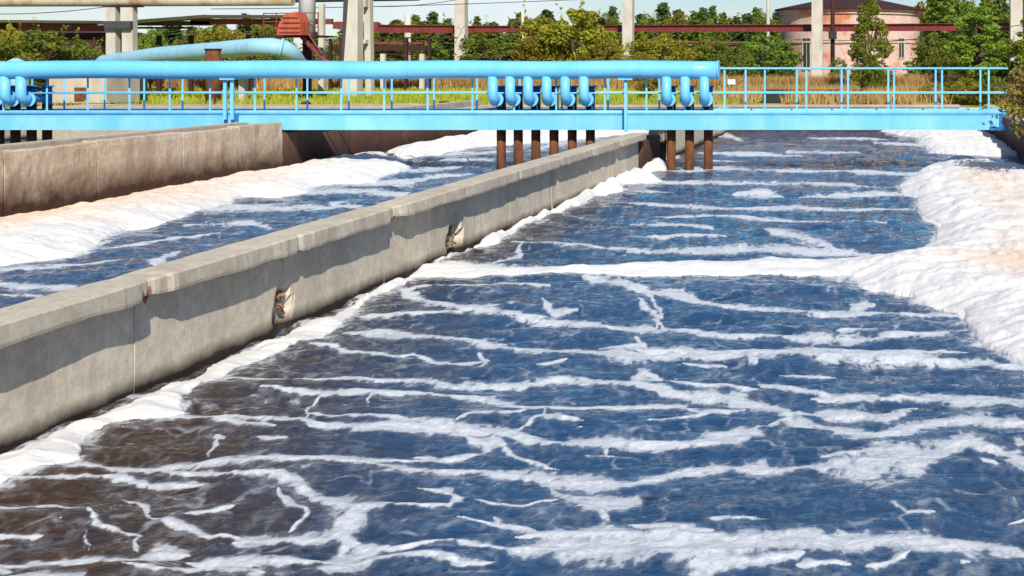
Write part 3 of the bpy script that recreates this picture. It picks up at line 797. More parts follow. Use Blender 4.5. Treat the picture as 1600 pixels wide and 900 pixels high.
# far outer wall of the third basin
ow = empty('concrete_wall', (-33, 40, 0), 'plain grey concrete wall seen behind the dark standpipes at far left', 'wall')
MB().box((-33.0, 15, -.4), (-34.05, YE, 1.15), 0.02).build('wall_panel', M['wall'], ow)
MB().box((-33.0, 52, -.4), (-18.0, 52.6, 1.25), 0.02).build('cross_wall', M['slab'], ow)

rw = empty('concrete_wall', (XR + .15, 30, 0), 'wet, shade-darkened concrete side wall at the right edge under the bush', 'wall')
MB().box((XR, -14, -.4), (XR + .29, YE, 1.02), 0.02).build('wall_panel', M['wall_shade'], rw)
MB().box((XR - .05, -14, 1.023), (XR + .40, YE, 1.13), 0.015).build('coping', M['coping'], rw)

ew = empty('concrete_wall', (-6, YE + .15, 0), 'long pale concrete end wall closing the channels behind the footbridge', 'wall')
MB().box((-34, YE, -.4), (XR + .3, YE + .29, 0.99), 0.02).build('wall_panel', M['wall_old'], ew)
MB().box((-33.9, YE - .06, 0.993), (3.0, YE + .5, 1.12), 0.02).build('coping', M['slab'], ew)
tag(MB().box((-34, YE + .52, GZ + .004), (3.4, YE + 3.4, GZ + .03)).build('path', M['slab']), kind='structure')

# ------------------------------------------------------------------ footbridge
BY = 36.6; BY2 = 37.9
S1 = BY / F


def bx(px, Y=BY): return (px - CX) * Y / F
def bz(py, Y=BY): return H - (py - CY) * Y / F


br = empty('footbridge', (-7, BY + .6, 1.1), 'light blue steel footbridge with railings spanning both channels', 'footbridge')
zt, zb = bz(180.5), bz(203)
spans = [(-480, 369), (371, 978), (980, 1566)]
for (a, b_) in spans:
    x0, x1 = bx(a), bx(b_)
    # channel section girders: web, two flanges
    for (yf, s) in ((BY, 1), (BY2, -1)):
        b = MB()
        b.box((x0, yf, zb), (x1, yf + s * 0.012, zt))
        b.box((x0, yf + s * .0125, zt - .014), (x1, yf + s * .12, zt)); b.box((x0, yf + s * .0125, zb), (x1, yf + s * .12, zb + .014))
        b.box((x0, yf - s * .006, zt - .035), (x1, yf - s * .0005, zt - .022))
        b.build('girder', M['blue_girder'], br)
    k = x0 + .3
    while k < x1 - .1:
        MB().box((k, BY + .125, zb + .03), (k + .07, BY2 - .125, zt - .06)).build('cross_member', M['blue_deep'], br); k += 1.6
    nb = max(1, int((x1 - x0) / 2.2)); st = (x1 - x0) / nb
    for k in range(nb):
        MB().box((x0 + k * st + .008, BY + .03, zt + .002), (x0 + (k + 1) * st - .008, BY2 - .03, zt + .012)).build('deck_plate', M['blue'], br)
# bearing brackets
for px, w in ((370, .16), (1564, .3)):
    b = MB(); x = bx(px); b.box((x - w, BY - .05, zb - .01), (x + w, BY - .01, zb + .09)); b.box((x - .03, BY - .045, zb + .08), (x + .06, BY - .012, zt + .05))
    b.build('bearing_bracket', M['blue_deep'], br)
b = MB(); x = bx(378); b.box((x - .05, BY - .09, zb + .0), (x + .12, BY - .052, zb + .14), .005); b.build('bolt_plate', M['blue_deep'], br)

front = [-325, -260, -195, -127, -60, 5, 73, 137, 202, 265, 328, 398, 463, 533, 600, 668, 738, 803, 869, 945, 1010, 1070, 1132, 1195, 1260, 1325, 1397, 1472, 1545]
rear = [-260, -190, -125, -60, 5, 50, 100, 163, 225, 285, 350, 413, 480, 545, 612, 678, 745, 812, 878, 950, 1030, 1098, 1165, 1245, 1315, 1388, 1462, 1532]
rz = bz(107)
for name, lst, Yr in (('front', front, BY + .02), ('rear', rear, BY2 - .04)):
    b = MB(); xa, xb = bx(-470), bx(1575)
    ztop = rz; zmid = bz(145.5)
    b.tube([(xa, Yr, ztop), (xb, Yr, ztop)], 0.028, 8)
    b.tube([(xa, Yr, zmid), (xb, Yr, zmid)], 0.020, 8)
    b.box((xa, Yr - .004, zt + .02), (xb, Yr + .004, zt + .14))
    r_ = b.build('railing', M['blue'], br, True)
    for px in lst:
        x = bx(px, Yr)
        q = MB(); w = .026
        # angle iron post
        q.box((x - w, Yr + .006, zt + .013), (x + w, Yr + .012, ztop - .02)); q.box((x - w, Yr + .0125, zt + .013), (x - w + .008, Yr + .055, ztop - .02))
        q.build('post', M['blue'], r_)

# ------------------------------------------------------------------ header pipe with its drop pipes
HY = 36.38; HR = 0.243
hz = H - (109 - CY) * HY / F
hp = empty('header_pipe', (bx(600, HY), HY, hz), 'thick light blue header pipe running above the footbridge railing with hanging elbows', 'pipe')
xs0 = bx(-470, HY); xe = bx(1122, HY)
pts = [(xs0 + (xe - xs0) * k / 40, HY, hz + 0.012 * math.sin(k * .9)) for k in range(41)]
MB().tube(pts, HR, 32).build('pipe_body', M['blue_clean'], hp, True)
MB().tube([(xe - .02, HY, hz), (xe + .025, HY, hz)], HR + .012, 32).build('end_cap', M['blue'], hp, True)
for wx in (260, 640, 905):
    x = bx(wx, HY); MB().tube([(x, HY, hz), (x + .02, HY, hz)], HR + .006, 32).build('weld_seam', M['blue'], hp, True)
for px in (352, 363, 978):
    x = bx(px, HY); b = MB()
    b.box((x - .04, HY - .04, zb - .05 if px == 978 else zt - .1), (x + .04, HY + .03, hz - HR - .03))
    if px != 363:
        x2 = x + (.10 if px == 352 else 0)
        b.box((x2 - .19, HY - .14, hz - HR - .028), (x2 + .19, HY + .14, hz - HR + .012))
    b.build('support_bracket', M['blue'], hp)
PR = .13
drops = [-90, -66, -42, -16, 10, 35] + [771, 798, 826, 855, 884, 913] + [1042, 1071, 1101]
for k, px in enumerate(drops):
    YP = 37.45 if k < 6 else 37.12
    x = bx(px, HY); yf = HY - .06
    ze = H - (155.5 - CY) * HY / F       # centre line height of the elbow outlet
    rad = .17
    path = [(x, yf, hz - HR * .75), (x, yf, ze + rad)]
    for a in range(1, 8):
        t_ = math.pi / 2 * a / 7
        path.append((x, yf + rad * (1 - math.cos(t_)), ze + rad - rad * math.sin(t_)))
    path.append((x, yf + rad + .12, ze))
    dp = MB().tube(path, PR, 18).build('drop_pipe', M['blue_clean'], hp, True)
    MB().tube([(x, yf + rad + .12, ze), (x, yf + rad + .155, ze)], .20, 24).build('flange', M['blue'], dp, True)
    b = MB(); b.tube([(x, yf + rad + .16, ze), (x, YP, ze)], .10, 14)
    b.tube([(x, YP, ze + .34), (x, YP, ze - .16)], .125, 16); b.tube([(x, YP, ze + .32), (x, YP, ze + .36)], .17, 16)
    b.build('valve_body', M['blue_deep'], dp, True)
    b = MB(); b.tube([(x, YP, ze - .161), (x, YP, zt - .03)], .128, 16); b.tube([(x, YP, zt + .03), (x, YP, zt + .07)], .19, 16)
    b.build('coupling', M['black'], dp, True)
    b = MB(); b.tube([(x, YP, zt - .031), (x, YP, -.6)], .125, 18)
    b.build('standpipe', M['rust'], dp, True)
    b = MB(); b.tube([(x, YP, zt - .04), (x, YP, zb + .06)], .133, 18); b.build('sleeve', M['black'], dp, True)


# ------------------------------------------------------------------ pipe-rack columns and red beam
def column(px0, px1, ytop, Y, label, zbase=GZ, hide=0.55, extra=None):
    a = P(px0, ytop, Y); b_ = P(px1, ytop, Y); w = b_.x - a.x
    t = empty('concrete_column', ((a.x + b_.x) / 2, Y + w / 2, zbase), label, 'column', 'pale concrete columns of the pipe rack')
    mb = MB(); mb.box((a.x, Y, zbase + .25), (b_.x, Y + w * 1.1, a.z), .02); mb.build('shaft', M['post'], t)
    MB().box((a.x - .2, Y - .2, zbase - .1), (b_.x + .2, Y + w * 1.1 + .2, zbase + .25), .02).build('footing', M['pale'], t)
    return t


CO = [(710, 726, 121), (972, 988, 115.5), (1268, 1285, 109.5), (1579, 1598, 104)]
lb = ['pale concrete column left of the big golden bush', 'pale concrete column right behind the big golden bush',
      'pale concrete column in front of the round pink brick building', 'peeling pale concrete column at the right edge behind the leafy branches']
for (a, b_, Y), l in zip(CO, lb): column(a, b_, -60, Y, l)
rb = empty('steel_beam', P(1100, 43, 113), 'long oxide red steel beam crossing behind the columns', 'beam')
pr = [(520, 39, 126.5), (600, 44.5, 124.2), (718, 45, 121.6), (980, 44, 116), (1275, 43, 110), (1588, 41, 104.5), (1760, 40, 101)]
for (p, q) in zip(pr[:-1], pr[1:]):
    a = P(*p) + Vector((0, 1.2, 0)); c = P(*q) + Vector((0, 1.2, 0)); hgt = .30 if p[0] > 700 else .36
    b = MB(); d = (c - a).normalized(); n_ = Vector((d.y, -d.x, 0)).normalized()
    for (z0, z1, w) in ((-hgt, -hgt + .06, .2), (-hgt + .061, hgt - .061, .03), (hgt - .06, hgt, .2)):
        vs = [e + n_ * s * w + Vector((0, 0, z)) for e in (a + d * .02, c) for s in (-1, 1) for z in (z0, z1)]
        b.add(vs, [(0, 1, 3, 2), (4, 6, 7, 5), (0, 2, 6, 4), (1, 5, 7, 3), (0, 4, 5, 1), (2, 3, 7, 6)])
    b.build('beam_segment', M['red'], rb)


def bar(name, pts, r, mat, label, cat, n=10, group=None):
    o = MB().tube([P(*p) for p in pts], r, n).build(name, mat, None, True)
    return tag(o, label, cat, group)


# thin poles, cables
bar('pole', [(1200, -60, 128), (1200, 130, 128)], .17, M['post'], 'thin pale pole left of the round pink building', 'pole')
bar('pole', [(816, 14, 131), (820, 120, 131)], .13, M['post'], 'thin white pole poking above the left flank of the big golden bush', 'pole')
bar('pole', [(637, 22, 127), (637, 140, 127)], .30, M['post'], 'short pale pole left of the column beside the golden bush', 'pole')
t = empty('lamp_post', P(1301, 160, 100), 'dark rusty post with a black box in front of the round pink building', 'post')
t.location.z = GZ
MB().tube([P(1301, -50, 100), P(1301, 141, 100)], .16, 10).build('pole', M['rust_dark'], t, True)
b = MB(); p = P(1301, 55, 99.7); b.box((p.x - .3, p.y - .2, p.z - .3), (p.x + .3, p.y + .1, p.z + .3), .02); b.build('box', M['black'], t)
rs = random.Random(3)
for (a, b_, sag, l) in (((330, 14, 90), (1010, -6, 118), 4, 'thin black cable sagging from the rack to the second column'), ((560, 9, 95), (730, -4, 118), 6, 'thin black cable running up to the column at mid left'),
                        ((0, 22, 95), (170, 10, 95), 3, 'thin black cable at far upper left'),
                        ((1300, 70, 100), (1600, 38, 100), 5, 'thin dark cable across the pink building to the right column'), ((1240, 62, 112), (1480, 60, 112), 2, 'thin dark cable strung along the pink wall')):
    pts = []
    for k in range(13):
        t_ = k / 12; pts.append(tuple(a[i] + (b_[i] - a[i]) * t_ + (sag * 4 * t_ * (1 - t_) if i == 1 else 0) for i in range(3)))
    bar('cable', pts, .028, M['black'], l, 'cable', 5)
b = empty('steel_beam', P(1120, 75, 125), 'short thin red steel beams between the shrubs in the middle distance', 'beam')
for (x0, y0, x1, y1) in ((1085, 74, 1152, 75), (1070, 66, 1160, 67)):
    MB().tube([P(x0, y0, 125), P(x1, y1, 125)], .13, 6).build('rail', M['red'], b)

# ------------------------------------------------------------------ round brick building
YB = 150.0; cxB = bx(1329, YB + 8); rB = 8.15; zg = GZ; zw = H + (95 - 14) * (YB) / F
rd = empty('round_building', (cxB, YB + 8, zg), 'round pink washed brick building with a dark conical roof', 'building')


def ring_wall(r, z0, z1, n=72):
    me = bpy.data.meshes.new('wall'); vs = []; fs = []
    for k in range(n):
        a = 2 * math.pi * k / n
        for z in (z0, z1): vs.append((r * math.cos(a), r * math.sin(a), z - zg))
    for k in range(n): fs.append((2 * k, 2 * ((k + 1) % n), 2 * ((k + 1) % n) + 1, 2 * k + 1))
    me.from_pydata(vs, [], fs); uv = me.uv_layers.new(name='UVMap')
    for p in me.polygons:
        k = p.index
        for li, (u, v) in zip(p.loop_indices, ((k, z0), (k + 1, z0), (k + 1, z1), (k, z1))): uv.data[li].uv = (u * 2 * math.pi * r / n, v)
        p.use_smooth = True
    return link('wall', me, M['brick'], rd)


ring_wall(rB, zg - .2, zw)


def ringb(name, r0, r1, z0, z1, mat, n=72):
    b = MB(); vs = []; fs = []
    for k in range(n):
        a = 2 * math.pi * k / n; c, s = math.cos(a), math.sin(a)
        for (r, z) in ((r0, z0), (r1, z0), (r1, z1), (r0, z1)): vs.append((cxB + r * c, YB + 8 + r * s, z))
    for k in range(n):
        for j in range(4): fs.append((4 * k + j, 4 * k + (j + 1) % 4, 4 * ((k + 1) % n) + (j + 1) % 4, 4 * ((k + 1) % n) + j))
    return b.add(vs, fs).build(name, mat, rd, False)


ringb('cornice', rB - .1, rB + .22, zw - .5, zw - .22, M['brick'])
ringb('cornice', rB - .1, rB + .40, zw - .215, zw + .02, M['brick'])
ringb('string_course', rB - .1, rB + .14, zg + 4.1, zg + 4.3, M['pale'])
b = MB(); n = 48; vs = [(cxB, YB + 8, zw + 2.1)]; fs = []
for k in range(n): vs.append((cxB + (rB + .75) * math.cos(2 * math.pi * k / n), YB + 8 + (rB + .75) * math.sin(2 * math.pi * k / n), zw + .03))
for k in range(n): vs.append((cxB + (rB + .75) * math.cos(2 * math.pi * k / n), YB + 8 + (rB + .75) * math.sin(2 * math.pi * k / n), zw + .20))
for k in range(n):
    k2 = (k + 1) % n; fs += [(0, 1 + n + k, 1 + n + k2), (1 + k, 1 + k2, 1 + n + k2, 1 + n + k)]
fs.append(tuple(range(1, n + 1)))
b.add(vs, fs).build('roof', M['rust_dark'], rd)
for (px, y0, y1, w) in ((1261, 60, 108, .5), (1408, 60, 90, .42), (1345, 62, 95, .42)):
    # where the line of sight meets the round wall
    xx = (px - CX) * (YB + 2) / F - cxB; yy = -math.sqrt(max(0, (rB) ** 2 - xx ** 2)); ang = math.atan2(yy, xx)
    fr = MB(); z0 = H - (y1 - CY) * (YB + 2) / F; z1 = H - (y0 - CY) * (YB + 2) / F
    Rm = Matrix.Translation((cxB + xx, YB + 8 + yy, (z0 + z1) / 2)) @ Matrix.Rotation(ang + math.pi / 2, 4, 'Z')
    hw, hh = w, (z1 - z0) / 2

    def tb(a, b_):
        m_ = MB().box(a, b_); return [Rm @ Vector(v) for v in m_.v], m_.f
    for (a, b_) in (((-hw - .1, -.08, -hh - .1), (-hw, .12, hh + .1)), ((hw, -.08, -hh - .1), (hw + .1, .12, hh + .1)), ((-hw, -.08, hh), (hw, .12, hh + .1)), ((-hw, -.12, -hh - .1), (hw, .12, -hh)), ((-.03, -.05, -hh), (.03, .1, hh))):
        fr.add(*tb(a, b_))
    wf_ = fr.build('window', M['post'], rd)
    MB().add(*tb((-hw, -.02, -hh), (hw, .06, hh))).build('pane', M['glass'], wf_)

# ------------------------------------------------------------------ industrial structures at upper left
YI = 78.0
bar('overhead_pipe', [(-160, 2, YI + 1), (0, 2.5, YI + 1), (240, 2, YI + 1), (458, 1, YI + 1)], .30, M['cream'], 'rust streaked cream overhead pipe along the top left edge', 'pipe', 16)
bar('overhead_pipe', [(400, 1, YI + 4), (520, -1, YI + 4), (655, -3, YI + 4)], .16, M['grey_dark'], 'dark thin overhead pipe above the A-shaped trestle', 'pipe', 12)
t = empty('concrete_trestle', P(187, 140, YI), 'pair of pale concrete columns carrying the cream overhead pipe', 'trestle'); t.location.z = GZ
for (a, b_) in ((165, 180), (190, 207)):
    p = P(a, 10, YI); q = P(b_, 10, YI); MB().box((p.x, YI, GZ - .1), (q.x, YI + .55, p.z - .02), .02).build('column', M['post'], t)
p = P(160, 10, YI); q = P(212, 10, YI); MB().box((p.x, YI - .05, p.z - .02), (q.x, YI + .9, p.z + .03), .004).build('cap_beam', M['rust_dark'], t)
p = P(166, 33, YI - .06); q = P(207, 45, YI - .06); MB().box((p.x, YI - .3, q.z), (q.x, YI - .01, p.z), .01).build('cross_beam', M['grey_dark'], t)
t = empty('pipe_bridge', P(150, 40, YI + 3), 'pale walkway slab over dark and red beams behind the twin columns', 'pipe bridge')
b = MB()
for seg in (((-160, 30), (165, 33)), ((165, 36), (330, 23.5)), ((330, 24), (470, 24))):
    (x0, y0), (x1, y1) = seg
    p = P(x0, y0, YI + 3); q = P(x1, y1, YI + 3); b.prism([(p.x, p.z), (q.x, q.z), (q.x, q.z - .14), (p.x, p.z - .16)], 1, YI + 2.2, YI + 4.2)
b.build('walkway_slab', M['pale'], t)
for (x0, y0, x1, y1, m_) in ((30, 35.5, 162, 49, 'red'), (-160, 34, 30, 48, 'rust_dark'), (-100, 51, 165, 55, 'rust_dark'), (180, 33, 330, 40, 'grey_dark'), (300, 29.5, 520, 38, 'red'), (215, 42, 300, 45, 'rust_dark')):
    p = P(x0, y0, YI + 3.5); q = P(x1, y1, YI + 3.5); MB().box((p.x, YI + 3.3, q.z), (q.x, YI + 3.6, p.z)).build('beam', M[m_], t)
for x0 in (-60, 40, 150, 240, 290, 380):
    p = P(x0, 55, YI + 3.4); MB().box((p.x, YI + 3.7, GZ - .1), (p.x + .22, YI + 3.95, H + 1.55)).build('post', M['rust_dark'], t)
p = P(5, 31, YI + 6); q = P(330, 36, YI + 6)
t = empty('low_shed', P(60, 60, YI + 14), 'long dark brown shed half hidden by shrubs at upper left', 'shed'); t.location.z = GZ
p = P(20, 55, YI + 14); q = P(165, 120, YI + 14); MB().box((p.x, YI + 14, GZ - .1), (q.x, YI + 18, p.z)).build('wall', M['rust_dark'], t)
MB().prism([(YI + 13.6, p.z), (YI + 16, p.z + .7), (YI + 18.4, p.z)], 0, p.x - .3, q.x + .3).build('roof', M['grey_dark'], t)

# big pale blue pipe with elbow
bp_ = empty('blue_main', P(300, 150, 66), 'large weathered pale blue pipe rising to a bend behind the header pipe', 'pipe'); bp_.location.z = GZ
rp = .44
pts = [P(-60, 112, 82), P(60, 106, 79), P(150, 100, 76), P(250, 86, 72), P(330, 79.5, 69.5), P(395, 73.5, 67.5), P(425, 73, 67), P(443, 76, 67.2), P(455, 84, 67.8), P(463, 96, 69), P(468, 106, 71), P(474, 109, 76)]
MB().tube(pts, rp, 28).build('pipe_body', M['blue_pale'], bp_, True)
a = P(437, 74.5, 67.1); c = P(441, 75.3, 67.15); MB().tube([a, c], rp + .05, 28).build('weld_collar', M['blue_pale'], bp_, True)
for px in (210, 380):
    p = P(px, 110, 70); MB().box((p.x - .15, 69.8, GZ - .1), (p.x + .15, 70.2, H - .1)).build('saddle', M['pale'], bp_)
t = empty('rusty_stub', P(333, 140, 64.5), 'short rusty upright pipe stub in front of the pale blue pipe', 'pipe'); t.location.z = GZ
p = P(333, 77, 64.5); MB().tube([(p.x, p.y, GZ), (p.x, p.y, p.z)], .35, 20).build('stub_body', M['rust'], t, True)
MB().tube([(p.x, p.y, p.z - .03), (p.x, p.y, p.z + .03)], .40, 20).build('stub_lid', M['rust_dark'], t, True)
t = empty('valve_hood', P(25, 140, 60), 'rounded light blue valve hood just above the header pipe at far left', 'hood'); t.location.z = GZ
p = P(25, 100, 60); MB().tube([(p.x, p.y, GZ), (p.x, p.y, p.z - .1), (p.x, p.y, p.z + .12), (p.x, p.y, p.z + .26)], [.5, .5, .36, .1], 20).build('hood_body', M['blue_pale'], t, True)
MB().tube([(p.x, p.y, p.z - .14), (p.x, p.y, p.z - .08)], .56, 20).build('hood_rim', M['blue'], t, True)

# white stack with platform and stairs, orange cabinet
ws = empty('steel_stack', P(480, 140, 74), 'white cylindrical steel stack with a rusty platform at mid left', 'stack'); ws.location.z = GZ
p = P(480, 56, 74); r_ = 12.2 * 74 / F
MB().tube([(p.x, 74, p.z), (p.x, 74, 12.0)], r_, 28).build('shell', M['white'], ws, True)
MB().tube([(p.x, 74, GZ), (p.x, 74, p.z - .02)], r_ * .55, 16).build('pedestal', M['rust_dark'], ws, True)
pf = MB(); a = P(412, 55, 73.2); c = P(498, 58, 73.2); pf.box((a.x, 72.9, c.z), (c.x, 75.2, a.z)); po = pf.build('platform', M['rust_dark'], ws)
for yy in (20, 33, 42):
    MB().tube([P(412, yy + 1, 72.95), P(498, yy, 72.95)], .03, 6).build('rail', M['red'], po)
for xx in (412, 432, 452, 475, 497):
    MB().tube([P(xx, 20, 72.95), P(xx, 56, 72.95)], .035, 6).build('baluster', M['red'], po)
st_ = MB()
for off in (0, .75):
    a = P(466, 57, 72.8 + off); c = P(497, 100, 71.8 + off); st_.prism([(a.x, a.z), (a.x + .28, a.z), (c.x + .28, c.z), (c.x, c.z)], 1, a.y, a.y + .06)
a = P(466, 57, 72.8); c = P(497, 100, 72.8)
for k in range(9):
    x = a.x + (c.x - a.x) * k / 9 + .1; z = a.z + (c.z - a.z) * (k + .5) / 9; st_.box((x, 72.87, z), (x + .22, 73.54, z + .03))
st_.build('stair_flight', M['red'], ws)
for (x0, y0, x1, y1) in ((470, 36, 503, 84),):
    MB().tube([P(x0, y0, 72.7), P(x1, y1, 72.7)], .035, 6).build('handrail', M['red'], ws)
oc = empty('steel_hood', P(452, 54, 72), 'orange red ribbed steel hood on the platform beside the white stack', 'hood')
a = P(433, 54.5, 71.6); c = P(469, 54.5, 71.6); tp = P(445, 20, 71.6); tq = P(462, 20, 71.6); m1 = P(435, 38, 71.6); m2 = P(469, 34, 71.6)
MB().prism([(a.x, a.z), (c.x, c.z), (m2.x, m2.z), (tq.x, tq.z + .05), (tp.x, tp.z - .05), (m1.x, m1.z)], 1, 71.6, 72.8).build('hood_body', M['orange'], oc)
b = MB()
for yy in (28, 36, 44, 51):
    u = P(436 + (0 if yy > 36 else 5), yy, 71.55); v = P(468 - (3 if yy < 32 else 0), yy, 71.55); b.box((u.x, 71.54, u.z), (v.x, 71.59, u.z + .05))
b.build('rib', M['red'], oc)
column(497, 505, 6, 76, 'slim pale concrete column just right of the white stack')['group'] = 'pale concrete columns of the pipe rack'

# A-frame trestle
af = empty('concrete_trestle', P(556, 140, 73), 'splayed A-shaped pale concrete trestle right of the white stack', 'trestle'); af.location.z = GZ


def leg(x0t, x1t, x0b, x1b, yt, yb_, Y, dep, parent, name='leg', m_='post'):
    a, b2, c, d = P(x0t, yt, Y), P(x1t, yt, Y), P(x1b, yb_, Y), P(x0b, yb_, Y)
    MB().prism([(a.x, a.z), (b2.x, b2.z), (c.x, c.z), (d.x, d.z)], 1, Y, Y + dep).build(name, M[m_], parent)


leg(547, 559, 533, 558, -40, 155, 73, .8, af)
leg(567, 577, 571, 580, -40, 155, 74.5, .5, af)
for (y0, y1) in ((62, 68), (-2, 11)):
    p = P(556, y0, 74.2); q = P(573, y1, 74.2); MB().box((p.x, 74, q.z), (q.x, 74.45, p.z)).build('tie_beam', M['post'], af)
leg(538, 546, 531, 534, -40, 155, 74.6, .4, af, 'rear_leg', 'grey_dark')
# low truss and pipe clutter between trestle and first column
t = empty('pipe_rack', P(590, 80, 90), 'low dark red pipe rack between the A-shaped trestle and the first tall column', 'rack'); t.location.z = GZ
for (x0, y0, x1, y1, m_) in ((516, 71, 665, 79, 'rust_dark'), (525, 66, 660, 69, 'red'), (520, 84, 640, 86, 'rust_dark'), (575, 58, 712, 60, 'rust_dark'), (520, 34, 590, 45, 'red')):
    p = P(x0, y0, 90); q = P(x1, y1, 90); MB().box((p.x, 90, q.z), (q.x, 90.3, p.z)).build('beam', M[m_], t)
for xx in (513, 530, 594, 632, 655, 668):
    p = P(xx, 84 if xx in (594, 655) else 60, 89.6); MB().box((p.x, 89.6, GZ - .1), (p.x + (.3 if xx in (594, 655) else .16), 89.9, p.z)).build('post', M['post'] if xx in (594, 655) else M['rust_dark'], t)
for xx in range(536, 652, 16):
    MB().tube([P(xx, 79, 90.1), P(xx + 8, 66, 90.1)], .04, 5).build('brace', M['rust_dark'], t)

# concrete box behind the railing at left
cb = empty('concrete_housing', P(120, 150, 62), 'pale block-shaped concrete housing with rust patches behind the railing at left', 'housing'); cb.location.z = GZ
xa, xb = bx(76, 62), bx(166, 62)
MB().box((xa, 62, GZ + .10), (xb, 64.8, 2.42), .03).build('body', M['pale'], cb)
MB().box((xa - .08, 61.92, 2.423), (xb + .08, 64.9, 2.55), .02).build('roof_slab', M['post'], cb)
MB().box((xa - .05, 61.95, GZ - .1), (xb + .05, 64.85, GZ + .097)).build('plinth', M['grey_dark'], cb)
xd = bx(116, 61.98); MB().box((xd, 61.975, GZ + .2), (xd + .55, 61.998, GZ + .85), .003).build('hatch', M['rust'], cb)
MB().box((xa + 1.06, 61.99, GZ + .14), (xa + 1.10, 61.999, 2.4)).build('joint', M['coping'], cb)
t = empty('steel_cabinet', P(212, 150, 66), 'narrow dark steel cabinet right behind the concrete housing', 'cabinet'); t.location.z = GZ
xa = bx(206, 66); MB().box((xa, 66, GZ), (xa + .35, 66.8, 2.45), .02).build('body', M['grey_dark'], t); MB().box((xa + .03, 65.985, GZ + .2), (xa + .32, 65.998, 2.3), .003).build('door', M['blue_pale'], t)

# dark tank behind the right-hand railing
t = empty('low_tank', P(1250, 158, 66), 'low dark bitumen coated tank in the dry grass behind the right railing', 'tank'); t.location.z = GZ
xa, xb = bx(1192, 66), bx(1308, 66); MB().box((xa, 66, GZ), (xb, 68, H - (143 - 95) * 66 / F), .04).build('body', M['black'], t)
MB().box((xa - .06, 65.94, 1.5), (xb + .06, 68.06, 1.56), .01).build('rim', M['grey_dark'], t)
t = empty('small_sign', P(1143, 150, 70), 'small blank white sign on a thin stake in the dry grass', 'sign'); t.location.z = GZ
p = P(1143, 128, 70); MB().box((p.x - .2, 70, p.z - .13), (p.x + .2, 70.02, p.z + .13), .003).build('board', M['sign'], t); MB().tube([(p.x, 70.05, GZ), (p.x, 70.05, p.z + .1)], .02, 6).build('stake', M['grey_dark'], t)
# rubble, planks on the far apron
rs = random.Random(8)
for k, (px, w, m_, l) in enumerate(((478, .5, 'black', 'black scrap lump on the apron behind the middle railing'), (640, 1.6, 'pale', 'broken pale slab on the apron right of the black scrap'), (695, .7, 'rust_dark', 'dark brown scrap lying on the apron beside the pale slab'), (560, 1.8, 'slab', 'long low pale slab lying on the apron behind the railing'))):
    x = bx(px, 59.6); b = MB(); vs = []; n = 7
    for z, s in ((0, 1), (.12, .95), (.26 if w < 1 else .16, .6)):
        for j in range(n):
            a = 2 * math.pi * j / n; rr = (.8 + .35 * rs.random()) * s; vs.append((x + w * .5 * rr * math.cos(a), 59.6 + .35 * rr * math.sin(a), GZ + .02 + z))
    fs = [(i * n + j, i * n + (j + 1) % n, (i + 1) * n + (j + 1) % n, (i + 1) * n + j) for i in range(2) for j in range(n)] + [tuple(range(2 * n, 3 * n)), tuple(range(n - 1, -1, -1))]
    tag(b.add(vs, fs).build('rubble', M[m_]), l, 'rubble', 'rubble on the apron')


# ------------------------------------------------------------------ vegetation
def leaf_mesh(name, pos, size, mat, rng, flat=0.0, nrm=None):
    n = len(pos)
    d1 = rng.normal(size=(n, 3)); d1 /= np.linalg.norm(d1, axis=1)[:, None]
    if nrm is not None: d1 = d1 * .8 + nrm * .0
    d1[:, 2] *= (1 - flat); d1 /= np.linalg.norm(d1, axis=1)[:, None]
    d2 = np.cross(d1, rng.normal(size=(n, 3))); d2 /= np.linalg.norm(d2, axis=1)[:, None]
    s = (size * rng.uniform(.6, 1.35, n))[:, None]
    a = pos - d1 * s; b = pos + d2 * s * .45; c = pos + d1 * s; d = pos - d2 * s * .45
    co = np.stack([a, b, c, d], 1).reshape(-1, 3).astype(np.float32)
    me = bpy.data.meshes.new(name); me.vertices.add(4 * n); me.vertices.foreach_set('co', co.reshape(-1))
    me.loops.add(4 * n); me.loops.foreach_set('vertex_index', np.arange(4 * n, dtype=np.int32)); me.polygons.add(n)
    me.polygons.foreach_set('loop_start', np.arange(0, 4 * n, 4, dtype=np.int32)); me.update(calc_edges=True); me.materials.append(mat)
    return me


def limb_mesh(name, limbs):
    mb = MB()
    for pts, rs_ in limbs: mb.tube(pts, rs_, 6)
    me = bpy.data.meshes.new(name); me.from_pydata(mb.v, [], mb.f); me.update(); me.materials.append(M['bark']); return me


